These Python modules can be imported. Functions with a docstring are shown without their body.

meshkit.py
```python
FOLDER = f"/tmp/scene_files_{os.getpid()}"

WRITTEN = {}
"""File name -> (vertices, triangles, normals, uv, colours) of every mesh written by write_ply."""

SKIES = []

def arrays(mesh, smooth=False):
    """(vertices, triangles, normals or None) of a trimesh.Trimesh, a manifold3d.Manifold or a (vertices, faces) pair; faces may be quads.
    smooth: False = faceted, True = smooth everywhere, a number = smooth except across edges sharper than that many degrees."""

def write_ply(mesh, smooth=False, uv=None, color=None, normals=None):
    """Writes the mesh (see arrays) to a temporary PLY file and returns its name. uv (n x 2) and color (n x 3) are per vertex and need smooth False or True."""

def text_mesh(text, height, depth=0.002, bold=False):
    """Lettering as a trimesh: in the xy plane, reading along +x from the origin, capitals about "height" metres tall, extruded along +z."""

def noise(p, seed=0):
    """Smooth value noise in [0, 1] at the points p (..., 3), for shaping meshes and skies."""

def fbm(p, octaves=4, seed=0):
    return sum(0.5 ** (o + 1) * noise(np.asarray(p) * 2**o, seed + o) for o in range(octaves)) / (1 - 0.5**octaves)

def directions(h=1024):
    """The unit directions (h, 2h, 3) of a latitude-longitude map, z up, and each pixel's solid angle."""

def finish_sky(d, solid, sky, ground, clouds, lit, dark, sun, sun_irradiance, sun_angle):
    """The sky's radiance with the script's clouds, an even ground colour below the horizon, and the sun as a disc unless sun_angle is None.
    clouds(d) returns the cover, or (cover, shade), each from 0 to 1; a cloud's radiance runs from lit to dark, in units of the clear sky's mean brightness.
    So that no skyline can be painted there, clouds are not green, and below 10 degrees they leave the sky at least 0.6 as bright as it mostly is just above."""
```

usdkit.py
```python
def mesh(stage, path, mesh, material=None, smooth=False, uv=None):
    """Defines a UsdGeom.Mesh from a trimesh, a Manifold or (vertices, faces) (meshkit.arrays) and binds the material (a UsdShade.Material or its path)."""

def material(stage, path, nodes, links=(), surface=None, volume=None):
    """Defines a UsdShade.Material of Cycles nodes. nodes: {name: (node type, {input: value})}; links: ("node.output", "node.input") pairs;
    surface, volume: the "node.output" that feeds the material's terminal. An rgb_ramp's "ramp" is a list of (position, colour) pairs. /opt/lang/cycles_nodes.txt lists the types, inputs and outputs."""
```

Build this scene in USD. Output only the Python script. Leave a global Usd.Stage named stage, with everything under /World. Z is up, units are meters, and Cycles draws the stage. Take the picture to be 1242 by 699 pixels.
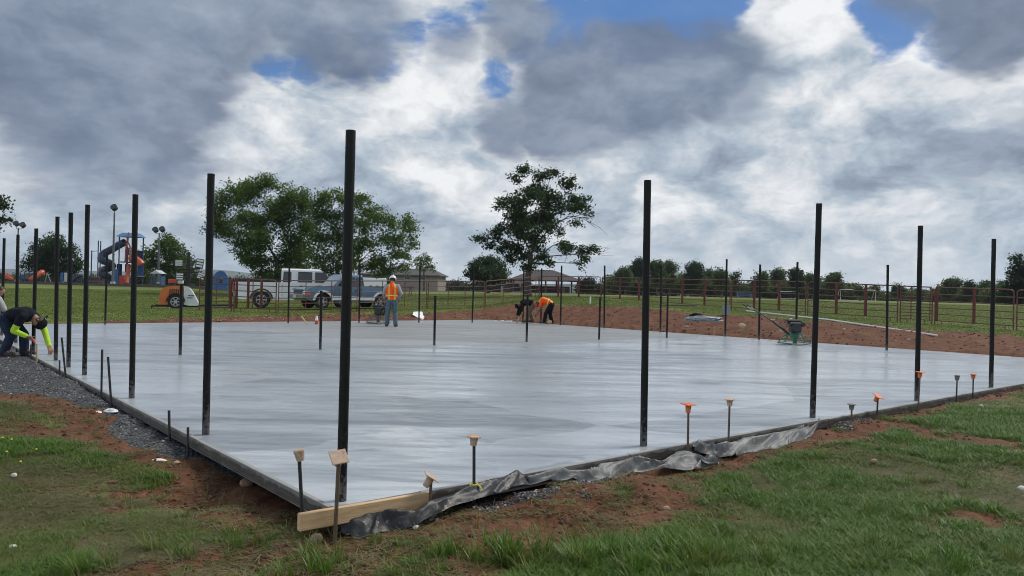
import math, random, numpy as np, trimesh, manifold3d as m3, usdkit, meshkit
from shapely.geometry import Polygon, Point, LineString, box as sbox
from shapely.ops import unary_union
from scipy.interpolate import RBFInterpolator
from pxr import Usd, UsdGeom, UsdLux, UsdShade, Gf, Sdf, Vt

stage = Usd.Stage.CreateInMemory()
UsdGeom.SetStageUpAxis(stage, 'Z')
UsdGeom.SetStageMetersPerUnit(stage, 1.0)
UsdGeom.Xform.Define(stage, '/World')
UsdGeom.Scope.Define(stage, '/World/Looks')
rng = np.random.default_rng(7)
random.seed(7)

# ------------------------------------------------------------------ camera, sky, sun, exposure
W, H, FPX = 1242.0, 699.0, 924.7                 # the photograph's frame and its focal length in pixels
PITCH, ROLL, EYE = math.radians(0.2), math.radians(1.26), 1.376
EXPOSURE = 1.0
SUN_AZ, SUN_EL = math.radians(62), math.radians(50)   # azimuth from +y towards +x
SUN_I, SUN_ANGLE = 0.40, 18.0
SKY_STRENGTH = 0.05

cp, sp, cr, sr = math.cos(PITCH), math.sin(PITCH), math.cos(ROLL), math.sin(ROLL)
FWD = np.array([0, cp, sp]); UP0 = np.array([0, -sp, cp]); R0 = np.array([1.0, 0, 0])
RIGHT = cr * R0 + sr * UP0
UP = -sr * R0 + cr * UP0
CAM = np.array([0, 0, EYE])
cam = UsdGeom.Camera.Define(stage, '/World/Camera')
M4 = np.eye(4); M4[0, :3] = RIGHT; M4[1, :3] = UP; M4[2, :3] = -FWD; M4[3, :3] = CAM
cam.AddTransformOp().Set(Gf.Matrix4d(*M4.ravel().tolist()))
cam.CreateHorizontalApertureAttr(36.0)
cam.CreateVerticalApertureAttr(36.0 * 576 / 1024)
cam.CreateFocalLengthAttr(36.0 * FPX / W)
cam.CreateClippingRangeAttr((0.05, 100000.0))
cam.CreateExposureAttr(EXPOSURE)


class R:
    def __init__(s, x): s.x = x
class Node:
    def __init__(s, n): s._n = n
    def __getattr__(s, k): return R(s._n + '.' + k)
class Graph:
    """A material being built: g('noise_texture', scale=3).fac is an output that other nodes take as an input."""
    def __init__(s): s.nodes, s.links = {}, []
    def __call__(s, kind, **inp):
        n = f'n{len(s.nodes)}'; vals = {}
        for k, v in inp.items():
            if isinstance(v, R): s.links.append((v.x, f'{n}.{k}'))
            else: vals[k] = v
        s.nodes[n] = (kind, vals)
        return Node(n)
    def m(s, op, a, b=0.0, c=0.0, clamp=False):
        return s('math', math_type=op, value1=a, value2=b, value3=c, use_clamp=clamp).value
    def vm(s, op, a, b=(0, 0, 0), **k):
        return s('vector_math', math_type=op, vector1=a, vector2=b, **k)
    def ss(s, x, lo, hi, a=0.0, b=1.0):
        return s('map_range', range_type='smoothstep', value=x, from_min=lo, from_max=hi, to_min=a, to_max=b, clamp=True).result
    def lin(s, x, lo, hi, a=0.0, b=1.0):
        return s('map_range', range_type='linear', value=x, from_min=lo, from_max=hi, to_min=a, to_max=b, clamp=True).result
    def mix(s, f, a, b, t='mix'):
        return s('mix', mix_type=t, fac=f, color1=a, color2=b).color
    def noise(s, vec, scale, detail=4, rough=0.55, dist=0.0):
        return s('noise_texture', vector=vec, scale=scale, detail=detail, roughness=rough, distortion=dist).fac
    def ramp(s, f, stops): return s('rgb_ramp', fac=f, ramp=stops).color
    def done(s, name, surface=None, volume=None):
        return usdkit.material(stage, '/World/Looks/' + name, s.nodes, s.links, surface=surface.x if surface else None, volume=volume.x if volume else None)


def sky_material():
    g = Graph()
    sky = g('sky_texture', sky_type='single_scattering', sun_disc=False, sun_elevation=SUN_EL, sun_rotation=SUN_AZ, altitude=100.0).color
    d = g('texture_coordinate').generated
    d = g.vm('normalize', d).vector
    xyz = g('separate_xyz', vector=d)
    z = g.m('maximum', xyz.z, 0.0)
    den = g.m('add', z, 0.24)
    pc = g('combine_xyz', x=g.m('divide', xyz.x, den), y=g.m('divide', xyz.y, den), z=0.0).vector
    wv = g('noise_texture', vector=pc, scale=1.7, detail=5.0, roughness=0.6).color
    warp = g.vm('scale', g.vm('subtract', wv, (0.5, 0.5, 0.5)).vector, scale=0.5).vector
    pw = g.vm('add', pc, warp).vector
    dw = g.vm('normalize', g.vm('add', d, g.vm('scale', g.vm('subtract', wv, (0.5, 0.5, 0.5)).vector, scale=0.16).vector).vector).vector
    def blobs(lst, sharp=0.35):
        out = None
        for (px, py, r, amp) in lst:
            v = FWD + (px - W / 2) / FPX * RIGHT - (py - H / 2) / FPX * UP
            v = v / np.linalg.norm(v)
            dist = g.vm('distance', dw, tuple(v)).value
            b = g.ss(dist, r / FPX, r / FPX * sharp, 0.0, amp)
            out = b if out is None else g.m('maximum', out, b)
        return out
    dm = g('mapping', mapping_type='point', vector=g.vm('add', d, g.vm('scale', g.vm('subtract', wv, (0.5, 0.5, 0.5)).vector, scale=0.07).vector).vector, rotation=(0.0, 0.30, 0.0), scale=(1.0, 1.0, 1.55)).vector
    puff = g.noise(dm, 7.0, 9.0, 0.60, 0.15)
    puff_s = g.noise(g.vm('add', dm, tuple(np.array([.012, -.004, .034]))).vector, 7.0, 9.0, 0.60, 0.15)   # the same clouds a little nearer the sun: the difference lights their flanks
    relief = g.m('subtract', puff, puff_s)
    fine = g.m('add', g.m('multiply', puff, 0.72), g.m('multiply', g.noise(pw, 2.6, 7.0, 0.6, 0.2), 0.28))
    big = g.noise(pc, 0.9, 3.0, 0.5)
    # the broken white and grey cumulus that fills most of the sky
    bright = blobs(BRIGHT)
    low = blobs(GREY)
    tone = g.m('add', g.m('add', g.m('multiply', fine, 1.55), -0.25), g.m('subtract', g.m('multiply', bright, 0.30), g.m('multiply', low, 0.15)))
    tone = g.m('add', tone, g.m('multiply', g.m('subtract', big, 0.5), 0.20))
    tone = g.m('add', tone, g.m('multiply', relief, 0.90))
    cum = g.ramp(tone, [(0.20, (.20, .25, .335)), (0.38, (.31, .38, .47)), (0.52, (.43, .51, .595)), (0.64, (.565, .62, .68)), (0.76, (.735, .76, .795)), (0.92, (.90, .915, .93))])
    # clear gaps
    gap0 = blobs(GAPS, 0.2)
    gap = g.m('add', g.m('multiply', gap0, 1.25), g.m('add', g.m('multiply', g.m('subtract', 0.52, fine), 2.2), g.m('multiply', g.m('subtract', 0.5, g.noise(pw, 4.5, 5.0, 0.6, 0.6)), 1.2)))
    gap = g.ss(gap, 0.45, 0.95)
    gap = g.m('multiply', gap, g.ss(gap0, 0.02, 0.25))
    blue = g.vm('multiply', sky, (SKYK, SKYK, SKYK)).vector
    blue = g.mix(0.75, blue, (.075, .23, .58))
    c = g.mix(g.m('multiply', gap, 0.95), cum, blue)
    # the dark flat bases of nearer clouds
    dk = blobs(DARK, 0.25)
    soft = g.noise(pw, 1.5, 6.0, 0.55)
    dkv = g.m('add', dk, g.m('add', g.m('multiply', g.m('subtract', soft, 0.5), 1.0), g.m('multiply', g.m('subtract', puff, 0.5), 1.3)))
    over = g.ss(g.m('subtract', g.noise(pc, 0.55, 4.0, 0.5), g.lin(z, 0.36, 0.6, 1.0, 0.0)), 0.42, 0.62)
    dkm = g.m('maximum', g.ss(dkv, 0.25, 0.80), g.m('multiply', over, 0.30))
    dtone = g.noise(pw, 2.3, 6.0, 0.5)
    dcol = g.ramp(g.m('add', g.m('multiply', dtone, .6), g.m('add', g.m('multiply', puff, .4), g.m('multiply', relief, .22))), [(0.34, (.125, .165, .245)), (0.48, (.18, .23, .325)), (0.58, (.26, .32, .42)), (0.70, (.37, .44, .535))])
    c = g.mix(g.m('multiply', dkm, 0.94), c, dcol)
    # thin bright veil towards the horizon
    hz = g.ss(z, 0.10, 0.0)
    c = g.mix(g.m('multiply', hz, 0.35), c, (.58, .645, .695))
    below = g.ss(xyz.z, -0.005, -0.05)
    c = g.mix(below, c, (.10, .11, .08))
    c = g.vm('scale', c, scale=CLOUD_K / SKY_STRENGTH).vector
    b = g('background_shader', color=c, strength=SKY_STRENGTH)
    return g.done('sky_look', b.background)

SKYK, CLOUD_K = 0.055, 2.0 ** -EXPOSURE     # the cloud tones above are as bright as they should look at this exposure
BRIGHT = [(600, 160, 200, .8), (330, 130, 110, .9), (250, 135, 90, .8), (450, 115, 110, 1), (540, 170, 120, .8), (985, 30, 90, .70), (920, 20, 50, .6), (1100, 85, 80, .9), (1190, 95, 80, 1.0), (10, 165, 60, .9), (1000, 150, 100, .55), (950, 210, 80, .8), (820, 250, 80, .7), (700, 180, 60, .7),
          (850, 315, 110, .7), (1000, 320, 120, .7), (1150, 310, 120, .8), (1060, 285, 60, .6), (240, 230, 50, .6)]
GREY = [(900, 280, 150, .8), (1150, 230, 170, 1.0), (1080, 180, 120, .6), (440, 240, 160, .35), (150, 230, 170, .3), (1000, 260, 110, .6), (720, 230, 100, .4)]
GAPS = [(335, 92, 40, .42), (375, 82, 44, .48), (415, 70, 46, .55), (455, 60, 50, .65), (495, 44, 50, .65), (535, 28, 50, .6), (575, 10, 50, .55), (790, 5, 125, 1.35), (690, 32, 85, 1.0), (650, 62, 55, .75), (850, 5, 75, 1.1), (606, 98, 38, .5), (1075, 38, 62, .9), (1130, 58, 45, .7), (1060, 5, 55, .8), (1235, 40, 40, .5)]
DARK = [(80, 80, 190, 1.0), (200, 110, 140, 1.0), (20, 20, 160, .8), (250, 40, 150, .75), (400, 20, 140, .8), (120, 155, 80, .8), (620, 40, 90, .75), (550, 60, 60, .6), (690, 130, 120, 1.0), (775, 108, 120, 1.0), (860, 98, 95, .9), (620, 150, 70, .8), (900, 110, 80, .6), (1190, 8, 90, 1.0), (1110, 0, 60, .7), (1240, 190, 90, .5), (1180, 215, 90, .45)]

dome = UsdLux.DomeLight.Define(stage, '/World/sky')
dome.CreateIntensityAttr(1.0)
UsdShade.MaterialBindingAPI.Apply(dome.GetPrim()).Bind(sky_material())
dome.GetPrim().SetCustomDataByKey('kind', 'structure')
dome.GetPrim().SetCustomDataByKey('label', 'cloudy daytime sky with dark grey cloud bases and blue gaps')

sun = UsdLux.DistantLight.Define(stage, '/World/sun')
sun.CreateIntensityAttr(SUN_I); sun.CreateAngleAttr(SUN_ANGLE); sun.CreateNormalizeAttr(True)
sun.CreateColorAttr(Gf.Vec3f(1.0, 0.95, 0.87))
sd = np.array([math.sin(SUN_AZ) * math.cos(SUN_EL), math.cos(SUN_AZ) * math.cos(SUN_EL), math.sin(SUN_EL)])
zax = sd; xax = np.cross([0, 0, 1.0], zax); xax /= np.linalg.norm(xax); yax = np.cross(zax, xax)
S4 = np.eye(4); S4[0, :3] = xax; S4[1, :3] = yax; S4[2, :3] = zax
sun.AddTransformOp().Set(Gf.Matrix4d(*S4.ravel().tolist()))

# ------------------------------------------------------------------ helpers
def ray(x, y):
    """The direction in which the photograph's pixel looks (length 1 along the view axis)."""
    return FWD + (x - W / 2) / FPX * RIGHT - (y - H / 2) / FPX * UP
def G(x, y, z=0.0):
    d = ray(x, y); return CAM + d * ((z - EYE) / d[2])
def D(x, y, dist):
    d = ray(x, y); return CAM + d * (dist / d[1])

TH = math.radians(39.76)                          # the slab's right-hand edge runs along U, its left-hand edge along V
U = np.array([math.cos(TH), math.sin(TH), 0]); V = np.array([-U[1], U[0], 0]); O = np.array([-1.068, 4.944, 0])
def S(u, v, z=0.0): return O + u * U + v * V + np.array([0, 0, z])
def uv_of(x, y):
    dx, dy = x - O[0], y - O[1]
    return dx * U[0] + dy * U[1], dx * V[0] + dy * V[1]

used = {}
def numbered(parent, name):
    k = parent + '/' + name; n = used.get(k, 0); used[k] = n + 1
    return k if n == 0 else f'{k}_{n:03d}'
def describe(prim, label=None, cat=None, group=None, kind=None):
    for k, v in (('label', label), ('category', cat), ('group', group), ('kind', kind)):
        if v: prim.SetCustomDataByKey(k, v)
def thing(name, label, cat, loc=(0, 0, 0), rotz=0.0, group=None, tilt=None):
    x = UsdGeom.Xform.Define(stage, numbered('/World', name))
    x.AddTranslateOp().Set(Gf.Vec3d(*map(float, loc)))
    if rotz: x.AddRotateZOp().Set(float(math.degrees(rotz)))
    if tilt: x.AddRotateXYZOp().Set(Gf.Vec3f(*tilt))
    describe(x.GetPrim(), label, cat, group)
    return str(x.GetPath())
def part(name, mesh, mat, parent, smooth=30, label=None, kind=None):
    p = usdkit.mesh(stage, numbered(str(parent), name), mesh, '/World/Looks/' + mat, smooth)
    describe(p.GetPrim(), label, None, None, kind)
    return str(p.GetPath())
def solo(name, mesh, mat, label, cat, group=None, smooth=30, kind=None):
    p = usdkit.mesh(stage, numbered('/World', name), mesh, '/World/Looks/' + mat, smooth)
    describe(p.GetPrim(), label, cat, group, kind)
    return p
def copy(src, name, label, cat, loc, rotz, group, scale=None, tilt=None):
    x = UsdGeom.Xform.Define(stage, numbered('/World', name))
    x.GetPrim().GetReferences().AddInternalReference(Sdf.Path(src))
    x.GetPrim().SetInstanceable(True)
    x.ClearXformOpOrder()
    x.AddTranslateOp(opSuffix='here').Set(Gf.Vec3d(*map(float, loc)))
    x.AddRotateZOp(opSuffix='here').Set(float(math.degrees(rotz)))
    if tilt: x.AddRotateXYZOp(opSuffix='lean').Set(Gf.Vec3f(*tilt))
    if scale: x.AddScaleOp(opSuffix='here').Set(Gf.Vec3f(*scale))
    describe(x.GetPrim(), label, cat, group)
    return str(x.GetPath())

cat_ = trimesh.util.concatenate
def tm(m):
    if hasattr(m, 'to_mesh'):
        a = m.to_mesh(); return trimesh.Trimesh(np.array(a.vert_properties[:, :3]), np.array(a.tri_verts), process=False)
    return m
def join(*ms):
    ms = [tm(m) for m in ms if m is not None]; return cat_(ms) if len(ms) > 1 else ms[0]
def rbox(sx, sy, sz, c=(0, 0, 0), r=0.0):
    """A box of the given size about c with its edges rounded or chamfered by r."""
    if r <= 0:
        b = trimesh.creation.box((sx, sy, sz)); b.apply_translation(c); return b
    pts = []
    for x in (-1, 1):
        for y in (-1, 1):
            for z in (-1, 1):
                q = np.array([x * (sx / 2 - r), y * (sy / 2 - r), z * (sz / 2 - r)])
                for k in range(3):
                    e = np.zeros(3); e[k] = r * (x, y, z)[k]; pts.append(q + e)
    m = trimesh.convex.convex_hull(np.array(pts)); m.apply_translation(c); return m
def hull(pts): return trimesh.convex.convex_hull(np.asarray(pts, float))
def tube(pts, radii, n=8, cap=True):
    p = np.asarray(pts, float); k = len(p)
    radii = np.broadcast_to(np.asarray(radii, float), (k,))
    t = np.gradient(p, axis=0); t /= np.linalg.norm(t, axis=1, keepdims=True) + 1e-12
    a = np.cross(t[0], [0, 0, 1.0])
    if np.linalg.norm(a) < 1e-3: a = np.array([1.0, 0, 0])
    A = []
    for i in range(k):
        a = a - t[i] * (a @ t[i]); a /= np.linalg.norm(a) + 1e-12; A.append(a)
    A = np.array(A); B = np.cross(t, A); ang = np.arange(n) * 2 * np.pi / n
    v = p[:, None] + radii[:, None, None] * (np.cos(ang)[None, :, None] * A[:, None] + np.sin(ang)[None, :, None] * B[:, None])
    v = v.reshape(-1, 3); f = []
    for i in range(k - 1):
        for j in range(n):
            q = [i * n + j, i * n + (j + 1) % n, (i + 1) * n + (j + 1) % n, (i + 1) * n + j]
            f += [[q[0], q[1], q[2]], [q[0], q[2], q[3]]]
    if cap:
        v = np.vstack([v, p[0], p[-1]])
        for j in range(n):
            f += [[len(v) - 2, (j + 1) % n, j], [len(v) - 1, (k - 1) * n + j, (k - 1) * n + (j + 1) % n]]
    return trimesh.Trimesh(v, np.array(f), process=False)
def rod(a, b, r, n=8): return tube([a, b], [r, r], n)
def cyl(r, h, c=(0, 0, 0), axis='z', n=24, r2=None):
    m = tm(m3.Manifold.cylinder(h, r, r if r2 is None else r2, n, True))
    if axis == 'y': m.apply_transform(trimesh.transformations.rotation_matrix(math.pi / 2, [1, 0, 0]))
    if axis == 'x': m.apply_transform(trimesh.transformations.rotation_matrix(math.pi / 2, [0, 1, 0]))
    m.apply_translation(c); return m
def moved(m, t=(0, 0, 0), rz=0.0, rx=0.0, ry=0.0):
    m = m.copy(); T = trimesh.transformations
    if rx: m.apply_transform(T.rotation_matrix(rx, [1, 0, 0]))
    if ry: m.apply_transform(T.rotation_matrix(ry, [0, 1, 0]))
    if rz: m.apply_transform(T.rotation_matrix(rz, [0, 0, 1]))
    m.apply_translation(t); return m
def extr(poly, h, T=None):
    m = trimesh.creation.extrude_polygon(poly, h)
    if T is not None: m.apply_transform(T)
    return m
def rock(r, seed, flat=0.7, sub=2):
    m = trimesh.creation.icosphere(sub, 1.0); v = m.vertices
    m.vertices = v * (0.75 + 0.5 * meshkit.fbm(v * 1.3 + seed * 7.1, 3, seed))[:, None] * np.array([1, 0.8, flat]) * r
    return m

# ------------------------------------------------------------------ materials
def mat(name, color, rough=0.6, var=0.0, scale=6.0, bump=0.0, bscale=None, metal=0.0, coat=0.0, color2=None, spec=0.5, detail=5, stretch=None, rvar=0.0, dirt=None):
    """A plain principled surface whose colour, roughness and relief vary with noise over the object."""
    g = Graph(); p = g('texture_coordinate').object
    if stretch: p = g('mapping', mapping_type='point', vector=p, scale=stretch).vector
    n = g.noise(p, scale, detail, 0.6)
    c = np.array(color, float)
    if color2 is None: color2 = np.clip(c * (1 + var), 0, 1); c1 = c * (1 - var)
    else: c1 = c
    col = g.ramp(n, [(0.32, tuple(c1)), (0.68, tuple(color2))])
    if dirt:
        dn = g.noise(p, dirt[1], 6, 0.65)
        col = g.mix(g.ss(dn, dirt[2], dirt[2] + 0.12), col, dirt[0])
    inp = dict(base_color=col, metallic=metal, coat_weight=coat, specular_ior_level=spec)
    inp['roughness'] = g.lin(n, 0.3, 0.7, max(rough - rvar, 0.02), min(rough + rvar, 1)) if rvar else rough
    if bump: inp['normal'] = g('bump', height=g.noise(p, bscale or scale * 3, 6, 0.6), strength=bump, distance=0.02).normal
    return g.done(name, g('principled_bsdf', **inp).BSDF)

def leaf_mat(name, a, b, trans=0.3):
    g = Graph()
    rnd = g('geometry').random_per_island
    col = g.ramp(rnd, [(0.0, a), (1.0, b)])
    d = g('principled_bsdf', base_color=col, roughness=0.55, specular_ior_level=0.25).BSDF
    t = g('translucent_bsdf', color=g.vm('multiply', col, (1.3, 1.5, 0.7)).vector).BSDF
    return g.done(name, g('mix_closure', fac=trans, closure1=d, closure2=t).closure)

def glass_mat(name, tint, refl=0.08):
    g = Graph()
    f = g.m('add', g('fresnel', IOR=1.5).fac, refl)
    t = g('transparent_bsdf', color=tint).BSDF
    s = g('glossy_bsdf', color=(1, 1, 1), roughness=0.03).BSDF
    return g.done(name, g('mix_closure', fac=f, closure1=t, closure2=s).closure)

def post_mat():
    g = Graph(); pos = g('geometry').position; n = g.noise(pos, 30, 6, .65); z = g('separate_xyz', vector=pos).z
    col = g.ramp(n, [(.3, (.003, .003, .0035)), (.7, (.008, .008, .0085))])
    sc = g.noise(g('mapping', mapping_type='point', vector=pos, scale=(1, 1, .25)).vector, 22, 6, .7)
    col = g.mix(g.m('multiply', g.ss(sc, .62, .70), .8), col, (.030, .028, .026))
    spl = g.m('multiply', g.ss(z, .55, .0), g.ss(g.m('add', n, g.m('multiply', g.ss(z, .30, .0), .14)), .54, .62))
    col = g.mix(g.m('multiply', spl, .8), col, (.115, .112, .108))
    g.done('black_coated_steel', g('principled_bsdf', base_color=col, roughness=g.lin(n, .3, .7, .40, .60), specular_ior_level=.25).BSDF)
post_mat()
mat('black_steel_inside', (.004, .004, .004), .8)
mat('steel_stake', (.10, .085, .075), .6, .5, 40, .3, metal=.5, color2=(.18, .11, .07))
mat('black_stake', (.02, .018, .017), .6, .4, 40, .3)
mat('orange_cap', (.62, .13, .035), .6, .2, 30, dirt=((.40, .22, .13), 30.0, .55))
mat('tan_cap', (.42, .30, .22), .7, .2, 30, dirt=((.30, .19, .12), 40.0, .55))
mat('grey_cap', (.13, .12, .11), .7, .3, 30)
def board_mat():
    g = Graph(); p = g('texture_coordinate').object; n = g.noise(g('mapping', mapping_type='point', vector=p, scale=(1.2, 8, 8)).vector, 5, 7, .65)
    col = g.ramp(n, [(.3, (.028, .023, .019)), (.5, (.048, .040, .032)), (.7, (.085, .07, .055))])  # weathered wood, darkened so the side faces carry painted-in shade
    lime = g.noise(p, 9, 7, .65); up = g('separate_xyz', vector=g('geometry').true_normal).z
    col = g.mix(g.m('multiply', g.ss(lime, .60, .68), .35), col, (.22, .215, .205))                    # splashes of cement
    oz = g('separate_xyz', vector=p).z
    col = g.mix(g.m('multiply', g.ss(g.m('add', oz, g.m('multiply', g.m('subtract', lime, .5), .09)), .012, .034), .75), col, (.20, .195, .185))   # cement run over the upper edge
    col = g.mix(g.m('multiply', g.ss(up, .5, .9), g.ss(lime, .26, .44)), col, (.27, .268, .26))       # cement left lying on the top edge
    g.done('old_board_shaded', g('principled_bsdf', base_color=col, roughness=.85, normal=g('bump', height=n, strength=.5, distance=.01).normal).BSDF)
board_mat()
mat('raw_pine', (.46, .29, .15), .7, 0, 3.5, .25, 14, color2=(.62, .43, .25), stretch=(1.2, 6, 14), dirt=((.30, .16, .08), 5.0, .68))
mat('wood_stake', (.42, .30, .18), .8, .25, 12)
mat('rust_tube', (.085, .030, .024), .6, .4, 12, .2, color2=(.15, .05, .035), dirt=((.20, .15, .13), 9.0, .62))
mat('red_post', (.10, .018, .016), .6, .35, 10, .2)
mat('pole_grey', (.10, .105, .11), .6, .2, 6)
mat('grey_galvanised', (.30, .31, .31), .5, .2, 20, metal=.5)
mat('white_paint', (.70, .71, .72), .28, .04, 4, coat=.6, dirt=((.42, .38, .33), 2.0, .70))
mat('blue_paint', (.075, .15, .235), .3, .12, 3, coat=.6)
mat('dark_plastic', (.02, .02, .021), .6, .3, 10)
mat('tyre_rubber', (.016, .016, .017), .85, .3, 20, .3)
mat('bumper_grey', (.16, .165, .17), .35, .2, 8, metal=.4)
mat('chrome', (.62, .63, .65), .16, .05, 6, metal=1.0)
mat('dull_alloy', (.45, .45, .46), .35, .1, 9, metal=.9)
mat('red_lens', (.38, .012, .012), .2, .1, 20, coat=.8)
mat('amber_lens', (.60, .12, .02), .2, .1, 20, coat=.8)
mat('clear_lens', (.55, .57, .58), .12, .1, 20, coat=.8)
glass_mat('car_glass', (.16, .19, .20), .04)
mat('seat_fabric', (.03, .03, .032), .9, .3, 9)
mat('orange_paint', (.62, .16, .035), .4, .1, 4, coat=.3, dirt=((.36, .12, .05), 5.0, .64))
mat('trowel_grey', (.13, .12, .105), .6, .3, 9, metal=.3)
mat('green_paint', (.018, .13, .085), .5, .3, 9, dirt=((.10, .11, .10), 9.0, .56))
mat('engine_black', (.016, .016, .017), .5, .5, 14, .3, dirt=((.14, .13, .12), 11.0, .62))
mat('navy_plastic', (.014, .022, .050), .35, .15, 5)
mat('slide_orange', (.42, .075, .03), .4, .15, 4)
mat('slide_red', (.42, .045, .03), .45, .15, 4)
mat('panel_blue', (.025, .10, .28), .45, .12, 5)
mat('panel_green', (.06, .16, .10), .5, .2, 5)
mat('roof_blue', (.05, .15, .30), .4, .1, 5)
mat('post_blue', (.03, .06, .14), .45, .2, 5)
mat('platform_brown', (.11, .06, .06), .7, .3, 6)
mat('light_grey_paint', (.42, .44, .46), .5, .1, 5)
mat('white_plastic', (.74, .74, .73), .5, .06, 5)
mat('white_cloth', (.72, .72, .72), .85, .08, 10, spec=.12, bump=.35, bscale=55)
mat('pale_stone', (.34, .25, .18), .85, .3, 14, .6)
mat('wall_tan', (.22, .19, .165), .85, .12, 2.0, .2)
mat('wall_white', (.50, .50, .50), .8, .1, 2.0)
mat('shingle_grey', (.070, .064, .064), .9, .25, 3.0, .4, 12)
mat('shingle_brown', (.055, .045, .045), .9, .3, 3.0, .4, 12)
mat('dark_window', (.02, .024, .03), .15, .2, 5, coat=.5)
mat('trim_brown', (.06, .045, .04), .7, .2, 5)
mat('bark', (.060, .046, .036), .9, .4, 5, .8, 16, stretch=(1, 1, .25))
mat('skin', (.36, .19, .12), .55, .1, 20)
mat('skin_tan', (.26, .13, .08), .55, .1, 20)
mat('vest_orange', (.86, .10, .015), .7, .12, 18, spec=.12, bump=.35, bscale=55)
mat('vest_stripe', (.66, .66, .12), .4, .1, 30)
mat('hi_vis_yellow', (.40, .60, .05), .75, .12, 14, spec=.12, bump=.35, bscale=55)
mat('shirt_grey', (.33, .34, .35), .85, .12, 14, spec=.12, bump=.35, bscale=55)
mat('shirt_navy', (.010, .012, .018), .85, .3, 14, spec=.12, bump=.35, bscale=55)
mat('denim_blue', (.085, .125, .165), .9, .25, 14, spec=.12, bump=.35, bscale=55)
mat('denim_dark', (.022, .032, .060), .9, .3, 14, spec=.12, bump=.35, bscale=55)
mat('khaki_cloth', (.16, .12, .085), .9, .2, 14, spec=.12, bump=.35, bscale=55)
mat('dark_cloth', (.008, .0085, .010), .9, .3, 14, spec=.12, bump=.35, bscale=55)
mat('hair_dark', (.012, .009, .008), .6, .3, 40)
mat('boot', (.045, .03, .02), .75, .3, 20)
mat('hat_white', (.78, .78, .77), .35, .05, 10)
mat('tarp_grey', (.15, .17, .18), .4, .3, 8, .4)
mat('pvc_white', (.62, .62, .60), .45, .08, 8)
mat('ridge_far', (.045, .065, .045), 1.0, .3, .01)
mat('lamp_lens', (.62, .64, .66), .25, .05, 20, coat=.5)
mat('windshield_pale', (.09, .115, .13), .12, .5, 1.5, coat=.8)
mat('bucket_grey', (.20, .24, .28), .5, .15, 10)
mat('weed_green', (.07, .12, .03), .6, .3, 20); mat('flower_yellow', (.75, .55, .02), .6, .1, 20)
leaf_mat('leaf_tree', (.075, .115, .030), (.205, .245, .068), .42)
leaf_mat('leaf_oak', (.028, .052, .020), (.085, .115, .038), .32)
leaf_mat('leaf_far', (.065, .090, .040), (.135, .165, .070), .36)
leaf_mat('leaf_ever', (.026, .042, .024), (.055, .075, .040), .2)


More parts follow.
